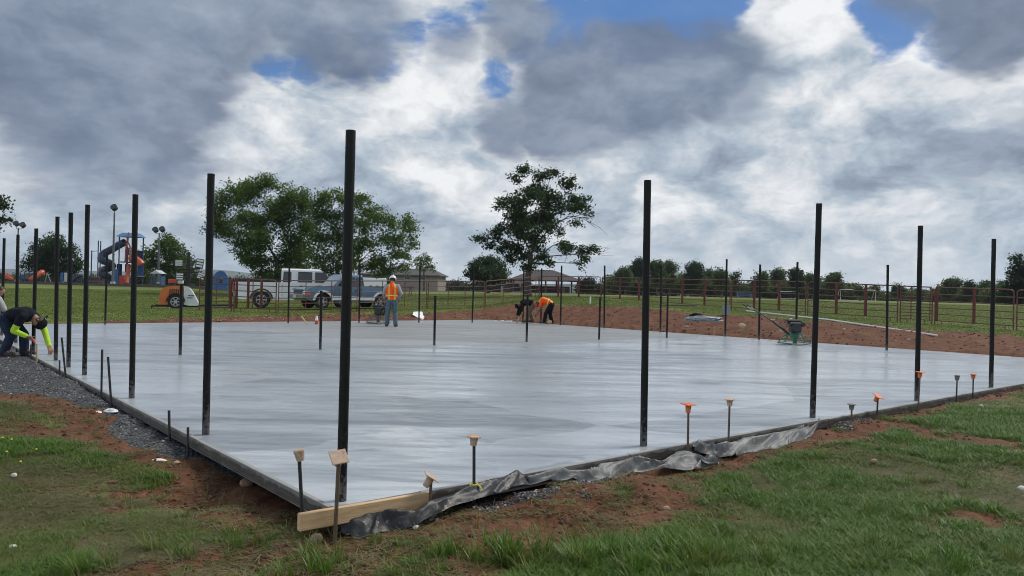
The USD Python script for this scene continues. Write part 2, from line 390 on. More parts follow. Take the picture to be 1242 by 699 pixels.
def concrete_material():
    g = Graph(); pos = g('geometry').position
    q = g('mapping', mapping_type='point', vector=pos, rotation=(0, 0, -0.10), scale=(.16, 1.05, 1)).vector
    wv = g('noise_texture', vector=pos, scale=.55, detail=4.0).color
    qw = g.vm('add', q, g.vm('scale', g.vm('subtract', wv, (.5, .5, .5)).vector, scale=.55).vector).vector
    streak = g.noise(qw, 1.5, 7, .62, .4)
    fine = g.noise(g('mapping', mapping_type='point', vector=pos, rotation=(0, 0, .25), scale=(.6, 3.2, 1)).vector, 2.6, 8, .68, .8)
    patch = g.noise(pos, .22, 4, .5, .6)
    xyz = g('separate_xyz', vector=g.vm('subtract', pos, tuple(O)).vector)
    u = g.m('add', g.m('multiply', xyz.x, float(U[0])), g.m('multiply', xyz.y, float(U[1])))
    v = g.m('add', g.m('multiply', xyz.x, float(V[0])), g.m('multiply', xyz.y, float(V[1])))
    wob = g.m('multiply', g.m('subtract', g.noise(pos, .45, 4, .6), .5), 3.0)
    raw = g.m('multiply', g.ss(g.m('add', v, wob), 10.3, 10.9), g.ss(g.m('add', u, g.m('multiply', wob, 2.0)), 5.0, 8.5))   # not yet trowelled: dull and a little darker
    arc = g('voronoi_texture', vector=g.vm('add', pos, g.vm('scale', wv, scale=.8).vector).vector, feature='f1', scale=.38, randomness=1.0)
    arcv = g('separate_xyz', vector=arc.color).x
    cell = g('voronoi_texture', vector=g.vm('add', g('mapping', mapping_type='point', vector=pos, rotation=(0, 0, -.35), scale=(.42, .95, 1)).vector, g.vm('scale', g.vm('subtract', wv, (.5, .5, .5)).vector, scale=1.1).vector).vector, feature='distance_to_edge', scale=.75, randomness=1.0).distance
    ridge = g.m('multiply', g.ss(cell, .035, .0), g.ss(g.noise(pos, 1.3, 5, .6), .46, .58))           # the lines a trowel leaves at the edge of each pass
    grit = g.noise(pos, 14, 8, .75)
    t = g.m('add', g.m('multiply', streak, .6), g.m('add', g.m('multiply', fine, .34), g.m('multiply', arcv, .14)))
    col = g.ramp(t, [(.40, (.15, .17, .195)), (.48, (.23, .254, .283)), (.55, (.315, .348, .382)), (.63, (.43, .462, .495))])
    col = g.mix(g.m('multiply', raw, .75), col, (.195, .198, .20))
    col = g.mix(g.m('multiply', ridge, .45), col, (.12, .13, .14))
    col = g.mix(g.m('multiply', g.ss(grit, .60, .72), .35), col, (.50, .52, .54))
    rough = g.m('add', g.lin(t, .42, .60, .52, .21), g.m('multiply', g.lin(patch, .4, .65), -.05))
    rough = g.m('add', rough, g.m('multiply', raw, .25))
    h = g.m('add', g.m('multiply', streak, .6), g.m('add', g.m('multiply', fine, .40), g.m('add', g.m('multiply', arcv, .12), g.m('multiply', ridge, .10))))
    bmp = g('bump', height=h, strength=.20, distance=.03).normal
    b2 = g('bump', height=g.noise(pos, 45, 4, .6), strength=.05, distance=.004, normal=bmp).normal
    return g.done('wet_concrete', g('principled_bsdf', base_color=col, roughness=rough, normal=b2, specular_ior_level=.55, coat_weight=.06, coat_roughness=.3).BSDF)
concrete_material()

def ground_material():
    g = Graph(); pos = g('geometry').position
    dirt = g('attribute', attribute='dirt').fac; grav = g('attribute', attribute='gravel').fac; far = g('attribute', attribute='far').fac
    nd = g.noise(pos, 3.0, 9, .65); nf = g.noise(pos, 26, 6, .65); nb = g.noise(pos, .35, 5, .55)
    dm = g.ss(g.m('add', dirt, g.m('multiply', g.m('subtract', nd, .5), 1.1)), .40, .60)
    gm = g.ss(g.m('add', grav, g.m('multiply', g.m('subtract', nf, .5), .9)), .40, .58)
    dcol = g.ramp(g.m('add', g.m('multiply', nd, .55), g.m('multiply', nf, .45)), [(.30, (.048, .020, .011)), (.5, (.112, .047, .025)), (.66, (.19, .092, .053))])
    ston = g('voronoi_texture', vector=pos, feature='f1', scale=48.0)
    sv = g('separate_xyz', vector=ston.color).x
    gcol = g.ramp(g.m('add', g.m('multiply', sv, .6), g.m('multiply', nf, .4)), [(.2, (.035, .037, .042)), (.55, (.085, .088, .095)), (.8, (.17, .175, .18)), (.9, (.30, .30, .30))])
    grn = g.ramp(g.m('add', g.m('multiply', nd, .4), g.m('add', g.m('multiply', nf, .3), g.m('multiply', nb, .3))), [(.35, (.068, .068, .025)), (.5, (.120, .122, .040)), (.65, (.19, .175, .075))])
    q = g('mapping', mapping_type='point', vector=pos, scale=(.02, .10, 1)).vector
    fcol = g.ramp(g.m('add', g.m('multiply', g.noise(q, 1.0, 6, .6), .7), g.m('multiply', nb, .3)), [(.36, (.082, .110, .024)), (.5, (.118, .145, .034)), (.64, (.170, .182, .055))])
    grn = g.mix(far, grn, fcol)
    col = g.mix(dm, grn, dcol); col = g.mix(gm, col, gcol)
    h = g.m('add', g.m('multiply', nd, .6), g.m('multiply', nf, .5))
    h = g.m('add', h, g.m('multiply', gm, g.m('multiply', ston.distance, -1.2)))
    bmp = g('bump', height=h, strength=.8, distance=.035).normal
    return g.done('ground_look', g('principled_bsdf', base_color=col, roughness=.9, specular_ior_level=.2, normal=bmp).BSDF)
ground_material()

# ------------------------------------------------------------------ the ground: one sheet to the horizon
SU0, SU1, SV0, SV1 = -0.12, 19.55, -0.12, 23.45    # the slab in slab coordinates
ctl = [(0, -6, -.26), (0, 0, -.24), (-4, 2, -.20), (4, 2, -.24), (8, 6, -.20), (14, 10, -.13), (20, 13, -.1), (-8, 6, -.14), (-12, 10, -.06), (-20, 14, .02), (-12, 0, -.15), (14, 0, -.22), (30, 10, -.05)]
for u, z in ((-.4, -.19), (1, -.2), (3, -.15), (6, -.10), (9, -.072), (13, -.062), (17, -.055)):
    q = S(u, -.35); ctl.append((q[0], q[1], z))
for v, z in ((.4, -.21), (1.5, -.22), (3, -.115), (5, -.068), (8, -.045), (12, -.03), (18, -.02)):
    q = S(-.35, v); ctl.append((q[0], q[1], z))
for u in (1, 6, 11, 16, 19.4):
    q = S(u, SV1 + .25); ctl.append((q[0], q[1], .02))
for v in (2, 6, 10, 14, 18, 23):
    q = S(SU1 + .25, v); ctl.append((q[0], q[1], .03))
for v, z in ((0, .18), (5, .3), (10, .42), (15, .56), (20, .66), (26, .5)):
    q = S(SU1 + 3.6, v); ctl.append((q[0], q[1], z))
NODES = [(240, 377, 31.0), (282, 378, 31.6), (336, 380, 32.2), (434, 378, 34.4), (518, 375, 37.5), (588, 373.5, 39.8), (653, 363.5, 45.2), (729, 364, 45.5), (802, 370, 40.6), (886, 377, 34.4), (978, 383, 31.2), (1090, 391, 29.0), (1132, 394, 28.1), (1231, 401, 25.9), (1330, 410, 24.0)]
FENCE = [D(*n) for n in NODES]
for q in FENCE: ctl.append(tuple(q))
ctl += [(-14, 36, .20), (-8, 40, .33), (-30, 35, .30), (-40, 78, .95), (-25, 80, .95), (-12, 70, .75), (0, 75, .95), (20, 75, 1.0), (40, 50, .85), (30, 30, .5), (60, 110, 1.0), (-60, 120, 1.0), (0, 150, 1.0), (120, 160, .9), (-120, 160, 1.0), (0, 260, .8), (200, 260, .6), (-200, 260, .8), (60, 20, .3), (-40, 10, .1), (-60, -40, 0), (60, -40, 0), (0, -60, -.2)]
ctl = np.array(ctl)
_rbf = RBFInterpolator(ctl[:, :2], ctl[:, 2], neighbors=24, kernel='thin_plate_spline', smoothing=0.02)
def sstep(x, a, b):
    t = np.clip((x - a) / (b - a), 0, 1); return t * t * (3 - 2 * t)
def masks(x, y):
    """How much bare red soil and how much gravel there is at points of the ground."""
    p = np.stack([x, y, 0 * x], -1)
    u, v = uv_of(x, y)
    wob = meshkit.fbm(p * 1.1, 4, 3) - .5; wob2 = meshkit.fbm(p * .35, 3, 9) - .5; wob3 = meshkit.fbm(p * 5, 4, 29) - .5
    dr = -v - .12; dl = -u - .12                                 # distance outwards from the right and the left edge
    wr = np.interp(u, [-1.5, 0, 1.5, 3, 4.5, 6, 9, 13, 20], [.8, 1.05, 1.15, .68, .42, .48, .36, .45, .4])
    wl = np.interp(v, [-1, 0, 1, 3, 4.5, 6.2, 7, 9, 24], [.9, .72, .66, .62, .85, .9, .45, .2, .2])
    e = .8
    mr = sstep(wr + e * wob * .9 - dr, -.12, .18) * (u > -1.6) * (dr > -.3)
    ml = sstep(wl + e * wob * .9 - dl, -.12, .18) * (v > -1.6) * (dl > -.3)
    m = np.maximum(mr, ml)
    bank_f = sstep(5.0 + 2.6 * wob + 1.5 * wob2 - (u - SU1), -.2, .7) * (u > SU1 - .3) * (v > -6) * (v < 26)
    bank_b = sstep(np.interp(u, [-4, 3, 8, 12, 16, 20, 24], [.25, .5, 1.9, 2.0, 2.2, 3.0, 4.2]) + 1.3 * wob - (v - SV1), -.2, .5) * (v > SV1 - .3) * (u > -6) * (u < 24.5)
    m = np.maximum(m, np.maximum(bank_f, bank_b))
    patch = sstep(meshkit.fbm(p * 1.3 + 40, 4, 21), .57, .70) * (np.hypot(x, y) < 14)
    m = np.maximum(m, .85 * patch)
    gl = sstep(np.interp(v, [1.5, 2.6, 4.5, 6, 7, 9, 12, 24], [-.3, .42, .34, .42, 1.05, 1.2, 1.4, 1.6]) + .5 * wob - dl, -.05, .12) * (dl > -.3) * (v > 1)
    gr = np.zeros_like(x)
    for (a, b, w) in ((.75, 1.55, .52), (1.6, 2.4, .42), (.0, .8, .22), (6.0, 6.9, .34)):
        c = (a + b) / 2; h = (b - a) / 2
        gr = np.maximum(gr, sstep(1.15 - np.abs(u - c) / h + wob * 1.3, 0, .5) * sstep(w + .7 * wob - dr, 0, .3) * (dr > -.3))
    gr = gr * np.clip(.75 + 2.2 * wob3, 0, 1); gl = gl * np.clip(1.0 + 1.6 * wob3, 0, 1)
    return np.clip(m, 0, 1), np.clip(np.maximum(gl, gr), 0, 1)
def height(x, y):
    x = np.asarray(x, float); y = np.asarray(y, float); sh = x.shape; x = x.ravel(); y = y.ravel()
    r = np.hypot(x, y)
    xs, ys = x * np.minimum(1, 280 / np.maximum(r, 1e-6)), y * np.minimum(1, 280 / np.maximum(r, 1e-6))
    z = _rbf(np.stack([xs, ys], 1))
    p = np.stack([x, y, 0 * x], -1)
    u, v = uv_of(x, y)
    d, gv = masks(x, y)
    near = np.exp(-r / 30.0)
    z = z + (meshkit.fbm(p * .8, 4, 5) - .5) * .10 * near + (meshkit.fbm(p * 4.5, 4, 6) - .5) * .09 * d * np.exp(-r / 60) + (meshkit.fbm(p * 1.9, 4, 16) - .5) * .22 * d * sstep(r, 14, 22)
    z = z + (meshkit.fbm(p * 9, 3, 8) - .5) * .05 * np.maximum(gv, d * .6) * np.exp(-r / 25)
    # heaps: gravel and soil under the plastic sheet on the right, a hollow at the left
    for (hu, hv, hr, hh) in ((1.25, -.5, .30, .10), (1.72, -.48, .28, .11), (2.2, -.55, .4, .07), (.55, -.55, .35, .04), (6.4, -.38, .35, .06)):
        z = z + hh * np.exp(-((u - hu) ** 2 + (v - hv) ** 2) / hr ** 2)
    for (hu, hv, hr, hh) in ((-.55, 1.3, .28, -.10), (-.45, 2.1, .3, .05), (-.8, .9, .3, .03)):
        z = z + hh * np.exp(-((u - hu) ** 2 + (v - hv) ** 2) / hr ** 2)
    inside = (u > SU0 - .05) & (u < SU1 + .05) & (v > SV0 - .05) & (v < SV1 + .05)
    z = np.where(inside, np.minimum(z, -.13), z)
    return z.reshape(sh)
def Z(x, y): return float(height(np.array([x]), np.array([y]))[0])
def on_ground(q, lift=0.0): return np.array([q[0], q[1], Z(q[0], q[1]) + lift])

def build_ground():
    rad = [0.0]; r = .8
    while r < 4400:
        rad.append(r)
        r *= 1.0065 if 3 < r < 12 else 1.011 if r < 60 else 1.04 if r < 400 else 1.3
    rad = np.array(rad[1:])
    a = [0.0]
    while a[-1] < math.pi:
        a.append(a[-1] + (.0030 if a[-1] < .68 else .02 if a[-1] < .9 else .09))
    a = np.array(a[:-1]); ang = np.concatenate([-a[:0:-1], a])
    n, k = len(ang), len(rad)
    X = rad[:, None] * np.sin(ang)[None]; Y = rad[:, None] * np.cos(ang)[None]
    z = height(X, Y); d, gv = masks(X.ravel(), Y.ravel())
    v = np.stack([X, Y, z], -1).reshape(-1, 3)
    v = np.vstack([v, [0, 0, Z(0, 0)]])
    i, j = np.meshgrid(np.arange(k - 1), np.arange(n), indexing='ij'); j2 = (j + 1) % n
    q = np.stack([i * n + j, i * n + j2, (i + 1) * n + j2, (i + 1) * n + j], -1).reshape(-1, 4)
    f = np.vstack([q[:, [0, 2, 1]], q[:, [0, 3, 2]]])
    jj = np.arange(n); f = np.vstack([f, np.stack([np.full(n, len(v) - 1), jj, (jj + 1) % n], 1)[:, [0, 2, 1]]])
    m = usdkit.mesh(stage, '/World/ground', (v, f), '/World/Looks/ground_look', True)
    pv = UsdGeom.PrimvarsAPI(m)
    far = sstep(np.hypot(v[:, 0], v[:, 1]), 13, 24)
    for nm, val in (('dirt', np.append(d, 0)), ('gravel', np.append(gv, 0)), ('far', far)):
        pv.CreatePrimvar(nm, Sdf.ValueTypeNames.FloatArray, 'vertex').Set(Vt.FloatArray.FromNumpy(val.astype(np.float32)))
    describe(m.GetPrim(), 'grass field with bare red soil and gravel round the new slab', kind='structure')
build_ground()

# ------------------------------------------------------------------ the slab and its form boards
def slab():
    p = [S(SU0, SV0), S(SU1, SV0), S(SU1, SV1), S(SU0, SV1)]
    m = extr(Polygon([(q[0], q[1]) for q in p]), .12); m.apply_translation((0, 0, -.12))
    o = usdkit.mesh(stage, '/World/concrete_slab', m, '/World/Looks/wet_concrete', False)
    describe(o.GetPrim(), 'large freshly poured wet concrete slab ringed by black posts', kind='structure')
slab()

# ------------------------------------------------------------------ form boards
def board_along(a, b, z_top, h, w, name, mat_, label, cat, group=None, seed=0):
    a = np.asarray(a, float); b = np.asarray(b, float); d = b - a; L = np.linalg.norm(d[:2]); rz = math.atan2(d[1], d[0])
    m = rbox(L - .006, w, h, (0, 0, 0), .004)
    m = m.subdivide().subdivide()
    v = m.vertices; v += (meshkit.fbm(np.stack([v[:, 0] * 2.2, v[:, 1] * 20, v[:, 2] * 6], 1) + seed * 13.7, 3, seed)[:, None] - .5) * np.array([0, .006, .008])
    m.vertices = v
    x = UsdGeom.Xform.Define(stage, numbered('/World', name)); mid = (a + b) / 2
    x.AddTranslateOp().Set(Gf.Vec3d(mid[0], mid[1], z_top - h / 2)); x.AddRotateZOp().Set(math.degrees(rz))
    describe(x.GetPrim(), label, cat, group)
    p = str(x.GetPath()); part('plank', m, mat_, p)
    return p, L
ORD = ['first', 'second', 'third', 'fourth', 'fifth', 'sixth', 'seventh', 'eighth', 'ninth', 'tenth']
lb = [.0 - .12, 2.4, 6.3, 11.0, 15.7, 19.6, 23.45]
for i in range(6):
    p, L = board_along(S(SU0 - .024, lb[i]), S(SU0 - .024, lb[i + 1]), .006 + .003 * (i % 2), .095, .04, 'form_board', 'old_board_shaded', f'weathered grey form board on the left slab edge, {ORD[i]} from the near corner', 'form board', 'form boards round the slab', i)
rb = [.50, 2.6, 5.95, 9.6, 13.2, 16.4, 19.55]
for i in range(6):
    p, L = board_along(S(rb[i], SV0 - .024), S(rb[i + 1], SV0 - .024), .006 + .003 * (i % 2), .095, .042, 'form_board', 'old_board_shaded', f'weathered grey form board on the right slab edge, {ORD[i]} after the raw pine board', 'form board', 'form boards round the slab', 10 + i)
board_along(S(-.375, SV0 - .040), S(.56, SV0 - .066), .008, .105, .038, 'form_board', 'raw_pine', 'raw yellow pine form board jutting past the near corner of the slab', 'form board', None, 40)

# ------------------------------------------------------------------ the black posts
def post_mesh(h, r, n=20):
    o = m3.Manifold.cylinder(h + .12, r, r, n).translate((0, 0, -.12))
    return tm(o - m3.Manifold.cylinder(.12, r * .86, r * .86, n).translate((0, 0, h - .10)))
def post(xt, yt, xb, yb, label, group='tall black posts round the slab', r=.0325):
    b = G(xb, yb); t = D(xt, yt, b[1]); h = t[2]
    m = post_mesh(h, r); k = (m.vertices[:, 2] / h)[:, None]
    m.vertices = m.vertices + k * np.array([np.clip((t[0] - b[0]), -.03, .03), 0, 0]) + np.array([b[0], b[1], 0])
    solo('fence_post', m, 'black_coated_steel', label, 'post', group, 40)
    ring = cyl(r * 1.5, .012, (b[0], b[1], .003), n=20)
    return b
post(425.5, 158.5, 414, 607.5, 'tallest looking black steel post at the near corner of the slab')
for i, q in enumerate([(256, 211, 249.5, 527.4), (164.3, 236, 159.7, 483), (106.3, 248.5, 102.4, 455), (86, 258, 83, 445.6), (69.7, 263, 67.6, 437.4), (44, 277.2, 40.3, 429), (21.9, 285, 19.2, 416), (5.2, 289.1, 2, 407)]):
    post(*q, f'tall black post on the left slab edge, {ORD[i]} after the near corner')
for i, q in enumerate([(785.5, 219, 780.5, 541), (993.5, 247, 985.5, 506.5), (1116.5, 274, 1112, 486), (1205.5, 290, 1202, 470)]):
    post(*q, f'tall black post on the right slab edge, {ORD[i]} after the near corner')
for q, l in (((130, 308, 127.5, 393.6), 'in front of the navy tube slide'), ((351, 320, 349.5, 392), 'in front of the white pickup cab'), ((436.8, 322, 435.4, 391.6), 'just right of the near corner post'),
             ((509.5, 323, 508, 391.5), 'right of the worker with the white hard hat'), ((575, 325.7, 572.7, 391.3), 'in front of the round dark tree')):
    post(*q, 'far black post on the back edge ' + l)
for q, l in (((635.5, 323, 634.2, 391.4), 'behind the dark clad bending worker'), ((657, 325.6, 656, 392.2), 'by the orange vest worker'), ((681.3, 322.5, 679.8, 394.5), 'before the pavilion roof'),
             ((733.5, 322.3, 732.7, 398.2), 'beside the fence gap right of the oak'), ((802, 322.3, 801, 403.2), 'next right from the second near post'), ((881.6, 314.5, 879.5, 408.4), 'in front of the grey bucket'),
             ((922, 321, 920.5, 412), 'behind the raised trowel handle'), ((967.3, 318, 965.4, 416.5), 'behind the parked trowel engine'), ((1076.8, 321.5, 1075.5, 425), 'left of the third right post')):
    post(*q, 'black post on the far slab edge ' + l)
for q, l in (((220, 346, 218.5, 430.7), 'in front of the orange light tower'), ((389.7, 353, 388.5, 424), 'in front of the blue pickup wheel'), ((528, 359, 526.7, 419), 'right of the white hard hat worker'), ((640, 358, 638.7, 415), 'before the dark clad bending worker'),
             ((728, 361, 726.5, 412.2), 'just left of the second near post'), ((810, 358, 808.7, 410), 'furthest right of the short row')):
    post(*q, 'short black post in the middle of the slab ' + l, 'short black posts across the middle of the slab', .030)

# ------------------------------------------------------------------ stakes and their caps
def px_of(q):
    d = np.asarray(q) - CAM; w = d @ FWD
    return W / 2 + FPX * (d @ RIGHT) / w, H / 2 - FPX * (d @ UP) / w
def edge_at(x, right=True, off=.19):
    lo, hi = (-1.0, 25.0)
    for _ in range(60):
        mid = (lo + hi) / 2; q = S(mid, SV0 - off + .12) if right else S(SU0 - off + .12, mid)
        if (px_of(q)[0] < x) == right: lo = mid
        else: hi = mid
    return q
def cap_mesh(kind):
    if kind == 'square':
        return join(rbox(.105, .105, .008, (0, 0, .004), .003), cyl(.026, .02, (0, 0, -.01), n=16), cyl(.021, .055, (0, 0, -.045), n=16, r2=.027))
    if kind == 'disc':
        return join(cyl(.050, .007, (0, 0, .003), n=20), cyl(.023, .060, (0, 0, -.03), n=16, r2=.031))
    return join(cyl(.036, .010, (0, 0, .003), n=18, r2=.033), cyl(.024, .062, (0, 0, -.033), n=16, r2=.034))
def stake(xt, yt, xb, right, kind, capmat, label, group, smat='steel_stake', r=.0095, tilt=(0, 0), rz=0.3, off=.205):
    b = edge_at(xb, right, off); z0 = Z(b[0], b[1]) - .06
    t = D(xt, yt, b[1]); base = np.array([b[0], b[1], z0])
    p = thing('form_stake', label, 'stake', base, 0, group)
    top = t - base
    part('stake_rod', tube([(0, 0, 0), top], r, 10), smat, p)
    if kind:
        c = cap_mesh(kind); ax = top / np.linalg.norm(top)
        lean = trimesh.geometry.align_vectors([0, 0, 1], ax); T = trimesh.transformations
        c.apply_transform(T.rotation_matrix(rz, [0, 0, 1])); c.apply_transform(T.rotation_matrix(math.radians(tilt[0]), [1, 0, 0])); c.apply_transform(T.rotation_matrix(math.radians(tilt[1]), [0, 1, 0]))
        c.apply_transform(lean); c.apply_translation(top)
        part('safety_cap', c, capmat, p)
gc = 'capped steel stakes holding the form boards'
stake(362.5, 547, 369.5, False, 'cup', 'tan_cap', 'steel stake with a round dirty tan cap left of the near corner post', gc, 'black_stake', .0115, (4, -6), off=.22)
stake(411, 555, 406.5, True, 'square', 'tan_cap', 'steel stake with a big square tan cap beside the pine board', gc, 'steel_stake', .0125, (38, 14), .62, off=.208)
stake(523, 579, 521, True, 'square', 'tan_cap', 'short stake whose tan square cap tips sharply, at the end of the pine board', gc, 'steel_stake', .0105, (-6, 30), .2, off=.215)
stake(575, 530, 575.5, True, 'disc', 'tan_cap', 'steel stake with a flat faded orange cap above a yellow ribbon', gc, 'black_stake', .0115, (2, 4))
stake(835, 491, 834.5, True, 'square', 'orange_cap', 'steel stake with a bright orange cap at the gap between plastic sheets', gc, 'steel_stake', .010, (3, 2), .5)
stake(885, 485, 883.5, True, 'disc', 'tan_cap', 'steel stake with a flat tan cap behind the last plastic sheet', gc, 'steel_stake', .010, (2, -2), .5)
stake(1033, 491, 1033, True, 'disc', 'grey_cap', 'short stake with a grey flared cap near the gravel heap', gc, 'steel_stake', .010, (2, 2))
stake(1065, 481, 1063, True, 'square', 'orange_cap', 'leaning stake with a tipped orange cap right of the grey capped stake', gc, 'black_stake', .010, (22, 18), .4)
stake(1116, 452, 1113.5, True, 'square', 'orange_cap', 'stake with an orange cap in front of the third right edge post', gc, 'steel_stake', .010, (2, 2), .5)
stake(1161, 456, 1160, True, 'cup', 'grey_cap', 'slim stake with a small dark cap between two right edge posts', gc, 'black_stake', .010, (1, 1))
stake(1180.5, 454.5, 1180, True, 'disc', 'orange_cap', 'stake with an orange red cap just left of the last right edge post', gc, 'black_stake', .010, (1, 2), .5)
gl_ = 'bare dark stakes along the left form boards'
for q, l, r in (((124, 424, 123, 475), 'tall upright bare stake left of the second left edge post', .013), ((131, 433, 136, 483), 'leaning bare stake left of the second left edge post', .013), ((205, 498, 206.5, 523), 'stubby grey bare stake before the first left edge post', .012),
                ((228, 518.5, 228.5, 537), 'shortest bare stake nearest the first left edge post', .011), ((74.8, 409.5, 80.5, 452), 'long slanting bare stake between two left edge posts', .014), ((72.2, 437, 72.6, 449), 'small bare stake at the foot of the fifth left edge post', .012),
                ((37.8, 418, 37.2, 430), 'brown bare stake beneath the orange tool', .016), ((44.6, 417, 44.8, 431), 'pale wooden stake beside the sixth left edge post', .016)):
    stake(q[0], q[1], q[2], False, None, None, l, gl_, 'wood_stake' if 'wooden' in l else 'black_stake', r, off=.20)
# yellow ribbon at the foot of the faded orange cap's stake
q = edge_at(575.5, True, .215); yb = np.array([q[0], q[1], .012])
rib = cat_([moved(trimesh.creation.torus(.022, .006, 16, 6), (0, 0, .0)), tube([(.02, -.01, 0), (.04, -.03, -.01), (.055, -.035, -.03)], [.006, .007, .003], 5), tube([(-.02, -.01, 0), (-.03, -.03, .01), (-.02, -.045, -.01)], [.006, .007, .003], 5)])
rib.apply_translation(yb); mat('ribbon_yellow', (.62, .55, .05), .6, .1, 20)
solo('marker_ribbon', rib, 'ribbon_yellow', 'yellow marking ribbon knotted round the stake with the faded orange cap', 'ribbon')

# ------------------------------------------------------------------ plastic sheets along the right-hand form
def plastic_mat(name, base, rough, trans):
    g = Graph(); p = g('geometry').position
    n = g.noise(p, 7, 6, .6); n2 = g.noise(p, 22, 5, .6)
    col = g.ramp(n, [(.35, base), (.6, tuple(np.array(base) * 1.8)), (.75, (.16, .15, .14))])
    col = g.mix(g.ss(n2, .60, .68), col, (.26, .20, .16))
    b = g('bump', height=g.m('add', n, g.m('multiply', n2, .4)), strength=.35, distance=.02).normal
    return g.done(name, g('principled_bsdf', base_color=col, roughness=rough, normal=b, specular_ior_level=.4).BSDF)
plastic_mat('plastic_black', (.015, .016, .018), .50, 0)
plastic_mat('plastic_smoke', (.085, .089, .092), .55, 0)
def sheet(cols, mat_, label, seed, bulge=.05, nx=120, ny=18, amp=.035):
    """A crumpled strip of film: each column is (top u, top v, top z, bottom u, bottom v, bottom z)."""
    C = np.array(cols, float); k = np.linspace(0, len(C) - 1, nx)
    from scipy.interpolate import PchipInterpolator
    C = PchipInterpolator(np.arange(len(C)), C)(k)
    s = np.linspace(0, 1, ny)
    P = np.empty((nx, ny, 3))
    for i in range(nx):
        a = S(*C[i, :3]); b = S(*C[i, 3:])
        P[i] = a[None] * (1 - s[:, None]) + b[None] * s[:, None]
        P[i, :, 2] += bulge * np.sin(np.pi * s)
    x = np.linspace(0, nx / 14.0, nx)[:, None] * np.ones((1, ny)); y = s[None] * 2.0 * np.ones((nx, 1))
    f1 = meshkit.fbm(np.stack([x + .8 * y, y * .8, 0 * x + seed], -1), 4, seed)
    rid = 1 - np.abs(2 * meshkit.noise(np.stack([x * 1.1 + .9 * y, y * .5, 0 * x + seed + 3], -1), seed + 2) - 1)
    env = np.sin(np.pi * np.clip(s, 0, 1) * .75 + .25)[None]
    dz = (f1 - .5) * amp * 2.0 + (rid ** 3 - .25) * amp * 1.2 + (meshkit.fbm(np.stack([x * 3.1 + 2 * y, y * 2.2, 0 * x + seed + 9], -1), 3, seed + 4) - .5) * amp * .9
    P[:, :, 2] += dz * env
    P += (V * -1)[None, None] * ((f1 - .5) * amp * 1.6)[..., None]
    gz = height(P[:, :, 0], P[:, :, 1]) + .006
    P[:, :, 2] = np.maximum(P[:, :, 2], gz)
    v = P.reshape(-1, 3); i, j = np.meshgrid(np.arange(nx - 1), np.arange(ny - 1), indexing='ij')
    f = np.stack([i * ny + j, i * ny + j + 1, (i + 1) * ny + j + 1, (i + 1) * ny + j], -1).reshape(-1, 4)
    t = trimesh.Trimesh(v, np.vstack([f[:, [0, 1, 2]], f[:, [0, 2, 3]]]), process=False)
    v2 = v + t.vertex_normals * .002                                # film with a little thickness
    n = len(v)
    f2 = np.vstack([t.faces, t.faces[:, ::-1] + n])
    rimi = np.concatenate([np.arange(ny), (np.arange(nx)) * ny + ny - 1, (nx - 1) * ny + np.arange(ny)[::-1], np.arange(nx)[::-1] * ny])
    side = np.array([[rimi[q], rimi[q + 1], rimi[q + 1] + n, rimi[q] + n] for q in range(len(rimi) - 1) if rimi[q] != rimi[q + 1]])
    f2 = np.vstack([f2, side[:, [0, 1, 2]], side[:, [0, 2, 3]]])
    solo('plastic_sheet', trimesh.Trimesh(np.vstack([v2, v]), f2, process=False), mat_, label, 'plastic sheet', 'plastic sheeting along the form boards', True)
def sheet_px(pts, mat_, label, seed, **k):
    out = []
    for (xt, yt, zt, xb, yb, zb) in pts:
        a = G(xt, yt, zt); b = G(xb, yb, zb)
        out.append((*uv_of(a[0], a[1]), zt, *uv_of(b[0], b[1]), zb))
    sheet(out, mat_, label, seed, **k)
sheet_px([(410, 630, -.10, 413, 646, -.16), (420, 624, -.075, 430, 653, -.18), (438, 620, -.06, 455, 652, -.18), (462, 621, -.065, 474, 646, -.17), (496, 620, -.07, 507, 637, -.13), (522, 611, -.05, 530, 624, -.10), (548, 600, -.035, 562, 610, -.07), (582, 589, -.02, 593, 601, -.05), (610, 580, -.005, 614, 595, -.045), (625, 573, .015, 630, 589, -.04), (634, 580, -.01, 641, 588, -.05)],
         'plastic_black', 'black plastic sheet hanging over the pine board and peaking at a gravel heap', 5, bulge=.035, amp=.03)
sheet_px([(635, 584.5, -.04, 642, 588, -.07), (662, 577, -.04, 670, 585, -.08), (690, 572, -.04, 702, 583, -.10), (718, 569, -.045, 726, 584, -.12), (730, 563, -.035, 740, 588, -.15), (757, 557.5, -.03, 755, 577, -.12), (780, 560, -.05, 776, 573, -.11), (800, 562, -.06, 800, 571, -.11), (822, 547, -.03, 824, 571, -.14), (838, 548, -.04, 846, 569, -.15), (852, 561, -.10, 862, 564.5, -.15), (868, 561, -.12, 872, 563.5, -.15)],
         'plastic_smoke', 'smoky grey plastic sheet crumpled below the second near post', 11, bulge=.03, amp=.05)
sheet_px([(838, 542, -.03, 841, 547, -.06), (857, 538.5, -.03, 860, 552, -.11), (867, 541, -.045, 876, 553, -.12), (903, 533, -.04, 897, 552, -.12), (936, 527, -.04, 929, 548, -.13), (962, 520.5, -.03, 960, 539, -.12), (986, 512, -.02, 979, 531, -.12), (994, 510, -.01, 990, 521, -.08)],
         'plastic_smoke', 'torn silvery plastic sheet ending at the third near post', 17, bulge=.03, amp=.045)

